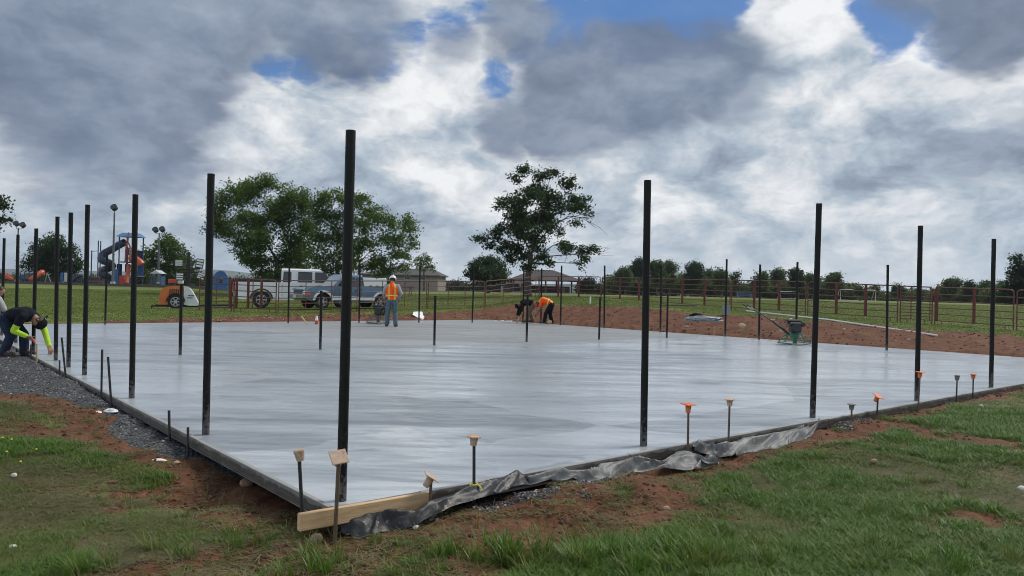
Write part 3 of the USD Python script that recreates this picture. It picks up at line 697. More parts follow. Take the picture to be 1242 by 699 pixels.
# ------------------------------------------------------------------ rocks, rubbish and gravel near the form
def rock_at(x, y, r, mat_, label, seed, name='rock', cat='rock', flat=.75, group=None):
    q = G(x, y, -.19); z = Z(q[0], q[1]); q = G(x, y, z + r * .2)
    m = rock(r, seed, flat); m.apply_translation((q[0], q[1], z + r * .45 * flat))
    solo(name, m, mat_, label, cat, group, 40)
mat('white_rock', (.58, .56, .53), .8, .15, 12, .3); mat('brown_rock', (.30, .20, .13), .85, .3, 10, .5)
rock_at(384, 656, .040, 'pale_stone', 'pale tan squarish rock in front of the pine board end', 3, flat=.95)
rock_at(504, 640, .022, 'white_rock', 'small white stone in front of the black plastic sheet', 5)
rock_at(299, 587, .055, 'brown_rock', 'light brown stone half buried under the left form board', 6)
rock_at(321, 601, .018, 'pale_stone', 'tiny pale stone right of the half buried brown stone', 7)
rock_at(667, 571, .014, 'pale_stone', 'tiny tan stone on the soil near the black sheet peak', 8)
rock_at(1092, 497, .03, 'pale_stone', 'pale flat stone on the soil below the third right edge post', 9)
rock_at(1190, 493, .03, 'white_rock', 'white pebble on the grass edge at the far right', 12)
rock_at(1239, 594, .035, 'white_rock', 'white stone in the grass at the right picture edge', 13)
rock_at(808, 618, .028, 'pale_stone', 'pale stone in the grass below the smoky plastic sheet', 14)
rock_at(912, 667, .02, 'brown_rock', 'small tan stone on a bare patch of soil in the grass', 15)
rock_at(1060, 560, .03, 'brown_rock', 'dull olive stone in the grass to the right', 16)
rock_at(17, 577, .022, 'white_rock', 'pale stone on the grass at the left', 17)
rock_at(15, 664, .03, 'white_rock', 'long whitish stone in the grass at the lower left', 18, flat=.5)
def crumple(x, y, size, label, seed, mat_='white_cloth', name='litter', cat='litter', z=-.12, flat=.5):
    q = G(x, y, z); z0 = Z(q[0], q[1]); q = G(x, y, z0 + .01)
    m = trimesh.creation.icosphere(3, 1.0); v = m.vertices
    v = v * (0.6 + .8 * meshkit.fbm(v * 2.1 + seed, 3, seed))[:, None] * np.array(size)
    m.vertices = v + np.array([q[0], q[1], z0 + size[2] * .6])
    solo(name, m, mat_, label, cat, None, 25)
crumple(135, 500, (.075, .05, .03), 'larger white scrap on the gravel left of the form board', 2)
crumple(119, 501, (.035, .03, .02), 'smaller white scrap on the gravel left of the form board', 4)
crumple(193, 558, (.06, .03, .012), 'flat white scrap on the red soil by the form board', 6)
crumple(866, 562, (.045, .03, .022), 'crumpled white scrap at the end of the smoky sheet', 8)
crumple(214, 562, (.03, .03, .02), 'small pale clod at the mouth of the hollow in the soil', 9, 'pale_stone', 'soil_clod', 'clod')

def scatter_stones(name, label, cat, region, n, rmin, rmax, mats, seed):
    """Loose stones strewn where region(x, y) says; one part for each tone."""
    r = np.random.default_rng(seed)
    protos = [rock(1.0, s, .7, 1) for s in range(6)]
    p_ = UsdGeom.Xform.Define(stage, numbered('/World', name)); describe(p_.GetPrim(), label, cat, None, 'stuff')
    pts = region(r, n); per = np.array_split(pts, len(mats))
    for mt, pp in zip(mats, per):
        vs, fs, o = [], [], 0
        zz = height(pp[:, 0], pp[:, 1])
        for (x, y), z in zip(pp, zz):
            s = rmin * (rmax / rmin) ** (r.random() ** 2.0); q = protos[r.integers(6)]
            a = r.random() * 6.28; c, sn = math.cos(a), math.sin(a)
            v = q.vertices @ np.array([[c, sn, 0], [-sn, c, 0], [0, 0, 1]]) * s
            vs.append(v + [x, y, z + s * .25]); fs.append(q.faces + o); o += len(v)
        part('stones', trimesh.Trimesh(np.vstack(vs), np.vstack(fs), process=False), mt, str(p_.GetPath()), False, None, 'stuff')
mat('soil_clod', (.12, .055, .033), .95, .35, 14, .5); mat('soil_clod_dark', (.078, .036, .022), .95, .35, 14, .5)
mat('gravel_dark', (.042, .042, .045), .8, .4, 20); mat('gravel_mid', (.10, .098, .098), .8, .3, 20); mat('gravel_pale', (.30, .295, .285), .8, .2, 20)
def masked(which, box, thr):
    def f(r, n):
        out = np.zeros((0, 2))
        while len(out) < n:
            u = r.uniform(box[0], box[1], 4 * n); v = r.uniform(box[2], box[3], 4 * n)
            p = O[:2] + u[:, None] * U[:2] + v[:, None] * V[:2]
            d, g = masks(p[:, 0], p[:, 1]); m = (d * (g < .25) if which == 'd' else g)
            out = np.vstack([out, p[(m > thr) & (r.random(4 * n) < m)]])
        return out[:n]
    return f
scatter_stones('gravel', 'grey gravel spread beside the left form boards', 'gravel', masked('g', (-2.0, -.16, 1.5, 12), .3), 3600, .004, .017, ['gravel_dark', 'gravel_mid', 'gravel_dark', 'gravel_dark', 'gravel_mid', 'gravel_dark', 'gravel_pale'], 31)
scatter_stones('gravel', 'dark gravel heaped under the plastic sheets by the right form boards', 'gravel', masked('g', (-.2, 8, -1.3, -.16), .3), 3000, .004, .017, ['gravel_dark', 'gravel_mid', 'gravel_dark', 'gravel_dark', 'gravel_dark', 'soil_clod', 'soil_clod_dark', 'gravel_pale'], 32)
scatter_stones('soil_clods', 'red soil clods strewn on the bare earth round the near slab corner', 'soil clods', lambda r, n: np.vstack([masked('d', (-2.0, -.16, -1.2, 7), .5)(r, n // 2), masked('d', (-1.5, 14, -1.5, -.16), .5)(r, n // 2)]), 3000, .004, .024, ['soil_clod', 'soil_clod_dark', 'soil_clod', 'soil_clod_dark'], 33)
scatter_stones('soil_clods', 'red soil clods on the bank beyond the slab', 'soil clods', lambda r, n: np.vstack([masked('d', (19.7, 25, -3, 25), .5)(r, n * 2 // 3), masked('d', (-3, 20, 23.6, 27), .5)(r, n // 3)]), 2600, .010, .045, ['soil_clod', 'soil_clod', 'soil_clod_dark', 'soil_clod', 'pale_stone'], 34)

# ------------------------------------------------------------------ livestock panels
def panel(i, j, verts, label, thick=(), extra=0, name='livestock_panel', cat='fence panel', z_lift=0.0):
    a, b = np.array(FENCE[i]), np.array(FENCE[j])
    d = b - a; L = np.linalg.norm(d[:2]); e = d[:2] / L; rz = math.atan2(d[1], d[0])
    za, zb = a[2], b[2]
    def at(t, h): return np.array([t, 0, (zb - za) * t / L + h])
    p = thing(name, label, cat, (a[0], a[1], za + z_lift), rz, 'red brown tube panels of the corral fence')
    t0, t1, top, low, r = .05, L - .05, 1.38, .16, .12
    arc = lambda c, s0: [at(c + s0 * r * math.cos(q), top - r + r * math.sin(q)) for q in np.linspace(0, math.pi / 2, 5)]
    pts = [at(t0, -.04), at(t0, top - r)] + [at(t0 + r - r * math.cos(q), top - r + r * math.sin(q)) for q in np.linspace(.3, math.pi / 2, 5)] + \
          [at(t1 - r + r * math.sin(q), top - r + r * math.cos(q)) for q in np.linspace(0, math.pi / 2 - .3, 5)] + [at(t1, top - r), at(t1, -.04)]
    part('frame', tube(pts, .023, 8), 'rust_tube', p)
    hs = [low, .40, .63, .87, 1.12] + ([.28, .52, .75, .99] if extra else [])
    for h in hs: part('rail', rod(at(t0, h), at(t1, h), .018, 7), 'rust_tube', p)
    for k, f in enumerate(verts):
        t = t0 + f * (t1 - t0)
        part('upright', rod(at(t, low), at(t, top), .055 if k in thick else .02, 8), 'red_post' if k in thick else 'rust_tube', p)
    for t in (t0 + .25, t1 - .25):
        part('foot', rod(at(t, low), at(t, -.06), .016, 6), 'rust_tube', p)
def frac(i, j, xs):                                # the share of the way along the panel at which a pixel column meets it
    out = []
    for x in xs:
        lo, hi = 0.0, 1.0
        for _ in range(40):
            m = (lo + hi) / 2
            if px_of(FENCE[i] * (1 - m) + FENCE[j] * m)[0] < x: lo = m
            else: hi = m
        out.append(lo)
    return out
for i, j, xs, th, ex, lab in ((0, 1, [262, 280], (1,), 0, 'fence panel at the left end, before the white pickup tailgate'), (1, 2, [285, 300, 306, 317], (0, 1, 3), 0, 'fence panel in front of the white pickup bed, thick red uprights'),
        (2, 3, [370, 402], (), 0, 'fence panel in front of the blue pickup front'), (3, 4, [463, 491], (), 0, 'fence panel behind the worker with the white hard hat'), (4, 5, [543, 564], (), 0, 'fence panel before the long tan building end'),
        (5, 6, [610, 632, 650], (), 0, 'fence panel running back past the oak trunk'), (6, 7, [676.5, 702], (0, 1), 0, 'fence panel before the pavilion, two thick red uprights'), (7, 8, [751.5, 775], (0, 1), 0, 'fence panel left of the second near post'),
        (8, 9, [827, 854.5], (0, 1), 0, 'fence panel behind the grey tarp heap'), (9, 10, [914, 945], (0, 1), 0, 'fence panel behind the raised trowel handle'), (10, 11, [1013.5, 1050], (0, 1), 0, 'fence panel before the far white goal'),
        (11, 12, [1104, 1129], (), 1, 'narrow walk gate with many rails, behind the third right post'), (12, 13, [1134, 1181], (0, 1), 0, 'fence panel behind the last right edge post'), (13, 14, [1262, 1300], (0, 1), 0, 'fence panel at the right picture edge')):
    panel(i, j, frac(i, j, xs), lab, th, ex, *(('walk_gate', 'gate') if ex else ('livestock_panel', 'fence panel')))

# ------------------------------------------------------------------ trees
def leaf_cloud(centres, radii, n_per, size, r):
    """Many small leaf faces gathered in tufts through the given ellipsoids."""
    C = []
    for c, rad, n in zip(centres, radii, n_per):
        d = r.normal(size=(n, 3)); d /= np.linalg.norm(d, axis=1, keepdims=True)
        C.append(np.asarray(c) + d * (r.random((n, 1)) ** .5) * (1.0 + .45 * r.random((n, 1)) ** 2) * np.asarray(rad))
    return np.vstack(C)
def leaves_at(tufts, per, spread, size, r):
    n = len(tufts) * per
    p = np.repeat(tufts, per, 0) + r.normal(size=(n, 3)) * spread * np.array([1, 1, .75])
    nrm = r.normal(size=(n, 3)) + np.array([0, 0, .7]); nrm /= np.linalg.norm(nrm, axis=1, keepdims=True)
    a = np.cross(nrm, r.normal(size=(n, 3))); a /= np.linalg.norm(a, axis=1, keepdims=True); b = np.cross(nrm, a)
    s = size * r.uniform(.6, 1.35, (n, 1))
    v = np.stack([p - a * s, p - b * s * .5 + nrm * s * .12, p + a * s, p + b * s * .5 + nrm * s * .12], 1).reshape(-1, 3)
    k = np.arange(n)[:, None] * 4
    return v, np.vstack([k + [0, 1, 2], k + [0, 2, 3]])
def bend(a, b, r, k=6, sag=.12, rnd=None):
    a, b = np.asarray(a, float), np.asarray(b, float); t = np.linspace(0, 1, k)[:, None]; L = np.linalg.norm(b - a)
    o = rnd.normal(size=3) * sag * L
    return a * (1 - t) + b * t + np.sin(np.pi * t) * o * .5 + np.array([0, 0, 1]) * (np.sin(np.pi * t) * L * .06)
def tree(name, label, cat, dist, base, clumps, leaf='leaf_tree', size=.11, tuft=.30, dens=1.0, per=22, trunk=.16, group=None, seed=1, forks=None, twigs=(), depth=.7, dead=0):
    r = np.random.default_rng(seed)
    b = D(base[0], base[1], dist); b[2] = Z(b[0], b[1])
    p = thing(name, label, cat, b, 0, group)
    sc = dist / FPX
    xs = [c[0] for c in clumps]; cx = (min(xs) + max(xs)) / 2; half = max((max(xs) - min(xs)) / 2 * sc, 1e-3)
    cen, rad, num = [], [], []
    for c in clumps:
        q = D(c[0], c[1], dist); rx, rz = c[2] * sc, c[3] * sc
        lim = math.sqrt(max(1 - ((c[0] - cx) * sc / (half * 1.15)) ** 2, .1)) * half * depth
        q = q + np.array([0, r.uniform(-1, 1) * lim, 0]); ry = (rx + rz) / 2 * 1.1
        cen.append(q - b); rad.append((rx, ry, rz))
        num.append(max(int(dens * 3.2 * (rx * ry + rx * rz + ry * rz) / (tuft ** 2) * .42), 4))
    tufts = leaf_cloud(cen, rad, num, size, r)
    v, f = leaves_at(tufts, per, tuft * .72, size, r)
    part('crown', trimesh.Trimesh(v, f, process=False), leaf, p, False)
    ms = []
    H0 = min(c[2] - q[2] for c, q in zip(cen, rad)); top = max(c[2] for c in cen)
    stem_top = np.array([(D(*(forks[0]), dist) - b)[0], 0, (D(*(forks[0]), dist) - b)[2]]) if forks else np.array([0, 0, max(H0 * 1.1, top * .35)])
    kk = 8; t = np.linspace(0, 1, kk)[:, None]
    st = t * stem_top + np.sin(t * 4 + seed) * trunk * .35 * np.array([1, .6, 0]); st[0] = (0, 0, -.25)
    ms.append(tube(st, trunk * (1.15 - .45 * t[:, 0]) + trunk * .5 * np.exp(-t[:, 0] * 9), 9))
    nodes = [np.array(stem_top) * f for f in (.62, .8, .92, 1.0)]; girth = [trunk * .62] * 4     # limbs fork from the nearest wood that lies nearer the stem
    for i in np.argsort([np.linalg.norm(c - stem_top) for c in cen]):
        c, q = cen[i], rad[i]; P0 = np.array(nodes); dd = np.linalg.norm(P0 - c, axis=1) + .35 * np.maximum(P0[:, 2] - c[2] + .2, 0) + .12 * np.linalg.norm(P0 - stem_top, axis=1)
        k = int(np.argmin(dd)); g0 = girth[k] * .72; bp = bend(nodes[k], c, 0, 8, .22, r); L = np.linalg.norm(c - nodes[k])
        if L < .15: continue
        ms.append(tube(bp, np.linspace(g0, max(g0 * .45, trunk * .07), 8), 6))
        for j in (3, 5, 7): nodes.append(bp[j]); girth.append(max(g0 * (1 - .08 * j), trunk * .09))
        for _ in range(4):
            d = r.normal(size=3); d /= np.linalg.norm(d); d[2] = abs(d[2]) * .8
            e = c + d * np.array(q) * .95; ms.append(tube(bend(bp[int(r.integers(4, 8))], e, 0, 5, .2, r), np.linspace(trunk * .09, trunk * .025, 5), 4))
    for tw in twigs:
        q = [D(x, y, dist) - b for x, y in tw]
        q = [a + np.array([0, r.uniform(-.3, .3), 0]) for a in q]
        ms.append(tube(q, np.linspace(trunk * .22, trunk * .05, len(q)), 5))
    for k in range(dead):                           # bare twigs fanning from the ends of the given limbs
        tw = twigs[(0, 1, 5)[k % 3]]; e = D(*tw[-1], dist) - b; f0 = D(*tw[-2], dist) - b
        d = e - f0; d /= np.linalg.norm(d)
        g_ = e + (d + r.normal(size=3) * .5) * r.uniform(.35, .8)
        ms.append(tube(bend(f0 + (e - f0) * r.uniform(.4, 1), g_, 0, 5, .2, r), np.linspace(.014, .006, 5), 4))
    part('trunk', join(*ms), 'bark', p, 40)
    return p
PT = 'broadleaf trees behind the parked pickups'
tree('shade_tree', 'large leafy tree left of the near post, above the white pickup bed', 'tree', 62, (335, 348),
     [(272, 248, 9, 14), (285, 240, 15, 14), (300, 228, 12, 10), (270, 272, 10, 16), (282, 280, 13, 14), (288, 262, 14, 12), (312, 240, 14, 14), (334, 226, 15, 10), (325, 250, 15, 14), (350, 242, 16, 16), (368, 250, 12, 16), (342, 268, 18, 16), (312, 272, 15, 15), (300, 298, 15, 13), (325, 294, 18, 16), (350, 296, 18, 18), (370, 278, 12, 20), (308, 318, 18, 10), (338, 318, 20, 13), (364, 314, 15, 15), (288, 312, 9, 9), (345, 333, 16, 7), (318, 333, 12, 6)],
     size=.105, tuft=.34, dens=1.75, per=26, trunk=.24, seed=11, group=None, forks=[(335, 315)])
tree('shade_tree', 'middle leafy tree whose crown the tall near post cuts in front', 'tree', 60, (410, 348),
     [(393, 244, 12, 11), (408, 238, 13, 9), (425, 246, 12, 11), (385, 262, 11, 13), (402, 264, 14, 13), (424, 268, 14, 14), (412, 288, 15, 13), (392, 290, 12, 14), (386, 312, 11, 11), (404, 314, 13, 12), (425, 302, 12, 14), (422, 324, 14, 11), (396, 330, 14, 8)],
     size=.105, tuft=.32, dens=1.35, per=25, trunk=.17, seed=12, forks=[(408, 318)])
tree('shade_tree', 'spreading leafy tree right of the near post with visible slanting limbs', 'tree', 58, (436, 348),
     [(436, 244, 9, 10), (447, 258, 11, 11), (440, 272, 12, 12), (462, 268, 13, 11), (478, 275, 9, 9), (491, 268, 9, 9), (498, 284, 8, 11), (484, 292, 12, 10), (500, 298, 5, 7), (464, 290, 12, 10), (448, 296, 11, 12), (478, 308, 12, 8), (494, 310, 7, 6), (462, 316, 12, 9), (446, 322, 12, 10), (470, 328, 13, 7), (488, 325, 9, 6), (434, 308, 7, 14)],
     size=.105, tuft=.30, dens=1.15, per=24, trunk=.15, seed=13, forks=[(436, 322)], twigs=[[(437, 318), (455, 300), (470, 284), (488, 274)], [(437, 322), (452, 312), (470, 304)]])
tree('small_tree', 'small round tree peeping over the roof of the long tan building', 'tree', 105, (514, 352), [(508, 316, 7, 6), (518, 314, 7, 6), (512, 323, 9, 5), (521, 324, 6, 5)], size=.14, tuft=.36, dens=.8, trunk=.12, seed=14)
tree('round_tree', 'dense round dark tree left of the oak', 'tree', 85, (592, 350), [(588, 318, 11, 7), (600, 322, 11, 8), (578, 325, 9, 8), (592, 331, 14, 9), (608, 332, 8, 8), (573, 333, 8, 6), (604, 340, 10, 5), (583, 340, 10, 5)], leaf='leaf_oak', size=.13, tuft=.34, dens=1.9, trunk=.16, seed=15)
tree('oak_tree', 'tall dark oak with a ragged open crown behind the fence corner', 'tree', 52, (641, 341),
     [(669, 208, 7, 5), (662, 213, 6, 4), (636, 212, 10, 5), (626, 217, 6, 5), (655, 214, 9, 5), (686, 228, 11, 7), (697, 238, 9, 7), (702, 246, 8, 6), (708, 246, 4, 3), (608, 247, 8, 7), (622, 254, 12, 9), (634, 243, 10, 8), (648, 240, 10, 8), (662, 245, 10, 9), (640, 262, 18, 11), (660, 266, 15, 11), (678, 250, 9, 9), (692, 256, 6, 5), (616, 277, 13, 7), (632, 282, 16, 10), (650, 286, 14, 11), (668, 276, 8, 7), (600, 284, 10, 6), (585, 290, 7, 4), (578, 291, 4, 3), (593, 297, 8, 4), (612, 297, 12, 7), (626, 303, 10, 7), (617, 313, 9, 5), (634, 312, 8, 6), (657, 314, 9, 6), (650, 300, 10, 6), (668, 318, 6, 5), (680, 278, 5, 6), (683, 300, 8, 5), (694, 299, 9, 6), (706, 304, 7, 5), (717, 304, 6, 5), (725, 301, 5, 4), (709, 314, 5, 5), (703, 321, 3, 4), (640, 326, 9, 4), (640, 229, 11, 7), (655, 230, 12, 8), (672, 236, 10, 7), (704, 256, 8, 5), (700, 268, 7, 4), (712, 262, 4, 3), (625, 266, 12, 8), (664, 255, 12, 9)],
     leaf='leaf_oak', size=.095, tuft=.25, dens=1.45, per=22, trunk=.22, seed=16, forks=[(643, 308)],
     twigs=[[(644, 306), (660, 285), (678, 268), (700, 262), (712, 258)], [(645, 316), (665, 311), (690, 309), (716, 308), (734, 305)], [(643, 306), (632, 280), (615, 255), (602, 240)], [(644, 304), (652, 270), (660, 240), (668, 214)], [(642, 312), (618, 298), (594, 290), (574, 288)], [(668, 276), (690, 262), (706, 264), (715, 270)]], dead=16, depth=.6)
tree('park_tree', 'round tree behind the playground, left of the tall lamp pole', 'tree', 95, (64, 345), [(58, 292, 10, 8), (70, 300, 12, 10), (50, 305, 12, 10), (82, 308, 12, 12), (62, 315, 16, 10), (42, 320, 12, 8), (78, 325, 16, 9), (92, 322, 8, 9), (55, 328, 14, 7)], leaf='leaf_oak', size=.14, tuft=.36, dens=1.7, trunk=.16, seed=17)
tree('park_tree', 'bushy tree behind the small grey play shelter and light tower', 'tree', 92, (205, 350), [(205, 292, 9, 7), (195, 298, 9, 7), (214, 300, 9, 8), (186, 308, 9, 7), (203, 310, 13, 9), (220, 312, 8, 9), (194, 322, 12, 8), (213, 324, 12, 8), (205, 335, 14, 7), (184, 320, 6, 6)], size=.14, tuft=.36, dens=1.5, trunk=.14, seed=18)
tree('park_tree', 'pale bushy tree between the orange tube slide and the shelter', 'tree', 100, (176, 350), [(176, 318, 7, 8), (170, 328, 8, 8), (181, 332, 8, 8), (173, 339, 10, 6)], leaf='leaf_far', size=.15, tuft=.36, dens=.9, trunk=.10, seed=19)
tree('park_tree', 'low broad tree behind the light tower lamps', 'tree', 98, (238, 349), [(226, 332, 9, 8), (240, 336, 10, 6), (236, 318, 6, 7), (231, 326, 8, 8), (222, 342, 9, 5), (246, 342, 9, 5)], leaf='leaf_far', size=.15, tuft=.38, dens=.9, trunk=.10, seed=20)
tree('leaning_tree', 'leafy branch ends of a tree at the left picture edge', 'tree', 38, (-14, 350), [(-12, 243, 10, 8), (-2, 248, 7, 5), (3, 251, 5, 3), (-10, 262, 9, 8), (0, 266, 6, 4), (6, 266, 4, 2), (-14, 278, 9, 7), (-22, 250, 12, 14), (-26, 272, 12, 14)], leaf='leaf_oak', size=.085, tuft=.20, dens=1.3, per=20, trunk=.13, seed=21)
FT = 'trees of the far tree line'
far_list = [(713, 347, 12, 10, 'low dome shaped dark tree right of the pavilion'), (728, 353, 9, 6, 'smallest dark bush beside the pavilion tree'), (758, 337, 13, 14, 'far tree at the left end of the tree line'), (775, 331, 14, 15, 'taller far tree just left of the second near post'), (797, 332, 13, 16, 'far tree just right of the second near post'), (812, 333, 11, 15, 'slim far tree left of a wider round one'), (838, 337, 15, 17, 'wide round far tree left of the grey bucket post'),
            (862, 341, 12, 13, 'lower far tree behind the grey bucket post'), (875, 339, 9, 12, 'thin far tree right of the grey bucket post'), (893, 340, 8, 14, 'sparse almost bare far tree'), (922, 343, 12, 14, 'far tree above the blue stack'), (945, 341, 13, 16, 'full far tree left of the engine post'), (968, 341, 12, 15, 'full far tree behind the engine post'), (985, 346, 9, 12, 'far tree just left of the third near post'), (1012, 345, 14, 14, 'lone round far tree right of the third near post'), (1030, 354, 9, 7, 'low bush right of the lone round far tree'),
            (1043, 354, 6, 6, 'little far tree over the white goal'), (1060, 354, 7, 6, 'little far tree right of the white goal'), (1090, 353, 9, 7, 'low far tree over the walk gate'), (1118, 358, 9, 5, 'low far bush right of the walk gate'), (1152, 351, 14, 12, 'far tree with a flat double top'), (1178, 352, 10, 10, 'far tree left of the last right edge post'), (1195, 352, 10, 10, 'far tree right next to the last right edge post'), (1213, 353, 9, 11, 'far tree beside the dark evergreen')]
for k, (x, y, rx, ry, lab) in enumerate(far_list):
    r_ = np.random.default_rng(200 + k); sparse = 'sparse' in lab; hy = 352.7 + (x - 621) * .0220
    cl = [(x + r_.uniform(-.5, .5) * rx, y + r_.uniform(-.75, .5) * ry, rx * r_.uniform(.30, .55), ry * r_.uniform(.28, .5)) for _ in range(8 if not sparse else 6)] + [(x, y + ry * .3, rx * .7, ry * .5), (x, y - ry * .55, rx * .4, ry * .4)]
    dist = 118 + 9 * (k % 4) if k > 1 else 128
    tree('far_tree', lab, 'tree', dist, (x, hy + 4), cl, leaf=('leaf_far' if k % 3 else 'leaf_oak') if k > 1 else 'leaf_ever', size=.17, tuft=.45, dens=.5 if sparse else 1.9, per=20, trunk=.15, seed=300 + k)
tree('evergreen_tree', 'big dark evergreen rising at the right picture edge', 'tree', 75, (1248, 371), [(1243, 316, 7, 6), (1240, 326, 9, 6), (1252, 322, 10, 10), (1236, 334, 9, 6), (1250, 338, 14, 9), (1230, 342, 10, 6), (1244, 349, 16, 8), (1226, 352, 10, 6), (1258, 352, 16, 12), (1236, 360, 16, 6), (1222, 361, 8, 5)], leaf='leaf_ever', size=.13, tuft=.34, dens=1.8, trunk=.2, seed=41)

# far-off hedges and woods that read as one mass
def wood_band(name, label, runs, leaf, seed, size=.22):
    r = np.random.default_rng(seed); T_ = []
    for (x0, y0, x1, y1, dist, n) in runs:          # from the top at x0 to the top at x1
        t = r.random(n); x = x0 + (x1 - x0) * t; yt = y0 + (y1 - y0) * t; dd = dist + r.uniform(-4, 4, n)
        hump = meshkit.fbm(np.stack([x * .11, 0 * x, 0 * x + seed], 1), 3, seed)
        Q = np.array([D(x[k], yt[k] + (hump[k] - .35) * -13, dd[k]) for k in range(n)])
        z0 = height(Q[:, 0], Q[:, 1]); h = np.maximum(Q[:, 2] - z0, .4)
        T_ += [(Q[k, 0], Q[k, 1], z0[k] + h[k] * r.random() ** .7) for k in range(n)]
    v, f = leaves_at(np.array(T_), 12, .5, size, r)
    solo(name, trimesh.Trimesh(v, f, process=False), leaf, label, 'wood', None, False, 'stuff')
wood_band('distant_wood', 'uneven belt of distant woodland along the far side of the right field', [(735, 343, 830, 340, 145, 1500), (830, 340, 900, 348, 145, 1100), (900, 348, 990, 345, 145, 1500), (985, 350, 1040, 353, 145, 900), (1030, 357, 1140, 358, 155, 900), (1130, 354, 1200, 352, 140, 1000), (1195, 355, 1260, 354, 130, 1000)], 'leaf_far', 61)
wood_band('distant_wood', 'low dark trees far behind the buildings and playground', [(-20, 338, 130, 339, 150, 700), (160, 340, 262, 343, 130, 700), (260, 342, 470, 346, 120, 900), (540, 346, 640, 347, 150, 700), (700, 352, 740, 352, 150, 250)], 'leaf_ever', 62)

# ------------------------------------------------------------------ far hills
def ridge(label, dist, prof, seed, back=600):
    xs = np.linspace(-900, 2200, 240); top = np.interp(xs, [q[0] for q in prof], [q[1] for q in prof])
    V_, n = [], len(xs); rows = [(0, 0.0), (.35, .55), (.7, .9), (1.0, 1.0), (1.5, .7), (2.2, 0.0)]
    for k, (s, f) in enumerate(rows):
        hn = meshkit.fbm(np.stack([xs * .02, 0 * xs + s * 2, 0 * xs + seed], 1), 4, seed)
        for x, y, m_ in zip(xs, top, hn):
            q = D(x, y, dist); h = q[2] * f * (0.85 + .3 * m_)
            c = math.hypot(q[0], q[1]); e = np.array([q[0] / c, q[1] / c]) * (c - back + s * back)
            V_.append((e[0], e[1], h if f > 0 else -4.0))
    i, j = np.meshgrid(np.arange(len(rows) - 1), np.arange(n - 1), indexing='ij')
    f = np.stack([i * n + j, i * n + j + 1, (i + 1) * n + j + 1, (i + 1) * n + j], -1).reshape(-1, 4)
    m = usdkit.mesh(stage, numbered('/World', 'hills'), (np.array(V_), f), '/World/Looks/ridge_far', True)
    describe(m.GetPrim(), label, kind='structure')
ridge('low wooded hills on the horizon, highest at the left', 2600, [(-900, 322), (-200, 318), (0, 325), (60, 327), (140, 331), (250, 326), (300, 331), (420, 338), (560, 345), (680, 344), (760, 346), (900, 352), (1100, 357), (1300, 360), (2200, 385)], 5)

# ------------------------------------------------------------------ buildings
def facade(dist, x): return D(x, 0, dist)[0]
def build_house():
    dist = 128; X0, X1 = facade(dist, 448), facade(dist, 541); zb = Z((X0 + X1) / 2, dist); w = X1 - X0; dpt = 9.0
    p = thing('community_building', 'long low tan building with a grey hipped roof and few windows', 'building', ((X0 + X1) / 2, dist + dpt / 2, zb), -.06)
    part('wall', rbox(w, dpt, 2.75, (0, 0, 1.275), .02), 'wall_tan', p)
    e = .45; a, b, h0, h1 = w / 2 + e, dpt / 2 + e, 2.6, 3.75
    v = [(-a, -b, h0), (a, -b, h0), (a, b, h0), (-a, b, h0), (-a + 3.2, 0, h1), (a - 2.0, 0, h1)]
    rf = part('roof', hull(v + [(x, y, h0 - .12) for x, y, _ in v[:4]]), 'shingle_grey', p, 20)
    part('fascia', rbox(w + 2 * e + .04, .06, .20, (0, -b - .03, h0 - .10)), 'trim_brown', p)
    part('roof_vent', cyl(.2, .7, (w * .30, -.6, 3.75)), 'grey_galvanised', rf)
    for fx in (-.34, .10, .30):
        wd = part('window', rbox(.9, .06, .45, (fx * w, -dpt / 2 - .02, 2.05)), 'dark_window', p)
        part('window_frame', join(rbox(1.02, .05, .06, (fx * w, -dpt / 2 - .03, 2.30)), rbox(1.02, .05, .06, (fx * w, -dpt / 2 - .03, 1.80)), rbox(.06, .05, .44, (fx * w - .48, -dpt / 2 - .03, 2.05)), rbox(.06, .05, .44, (fx * w + .48, -dpt / 2 - .03, 2.05))), 'wall_white', wd)
    part('door', rbox(.95, .07, 2.05, (-.12 * w, -dpt / 2 - .02, 1.0)), 'trim_brown', p)
build_house()
def small_hall():
    dist = 150; X0, X1 = facade(dist, 545), facade(dist, 567); zb = Z((X0 + X1) / 2, dist); w = X1 - X0
    p = thing('white_building', 'small white flat building right of the long tan building', 'building', ((X0 + X1) / 2, dist + 3, zb))
    part('wall', rbox(w, 6, 1.9, (0, 0, .9), .02), 'wall_white', p); part('roof', rbox(w + .5, 6.5, .18, (0, 0, 1.95), .03), 'shingle_grey', p)
    for k in range(3): part('window', rbox(.6, .05, .5, (-w / 2 + w * (k + 1) / 4, -3.01, 1.1)), 'dark_window', p)
small_hall()
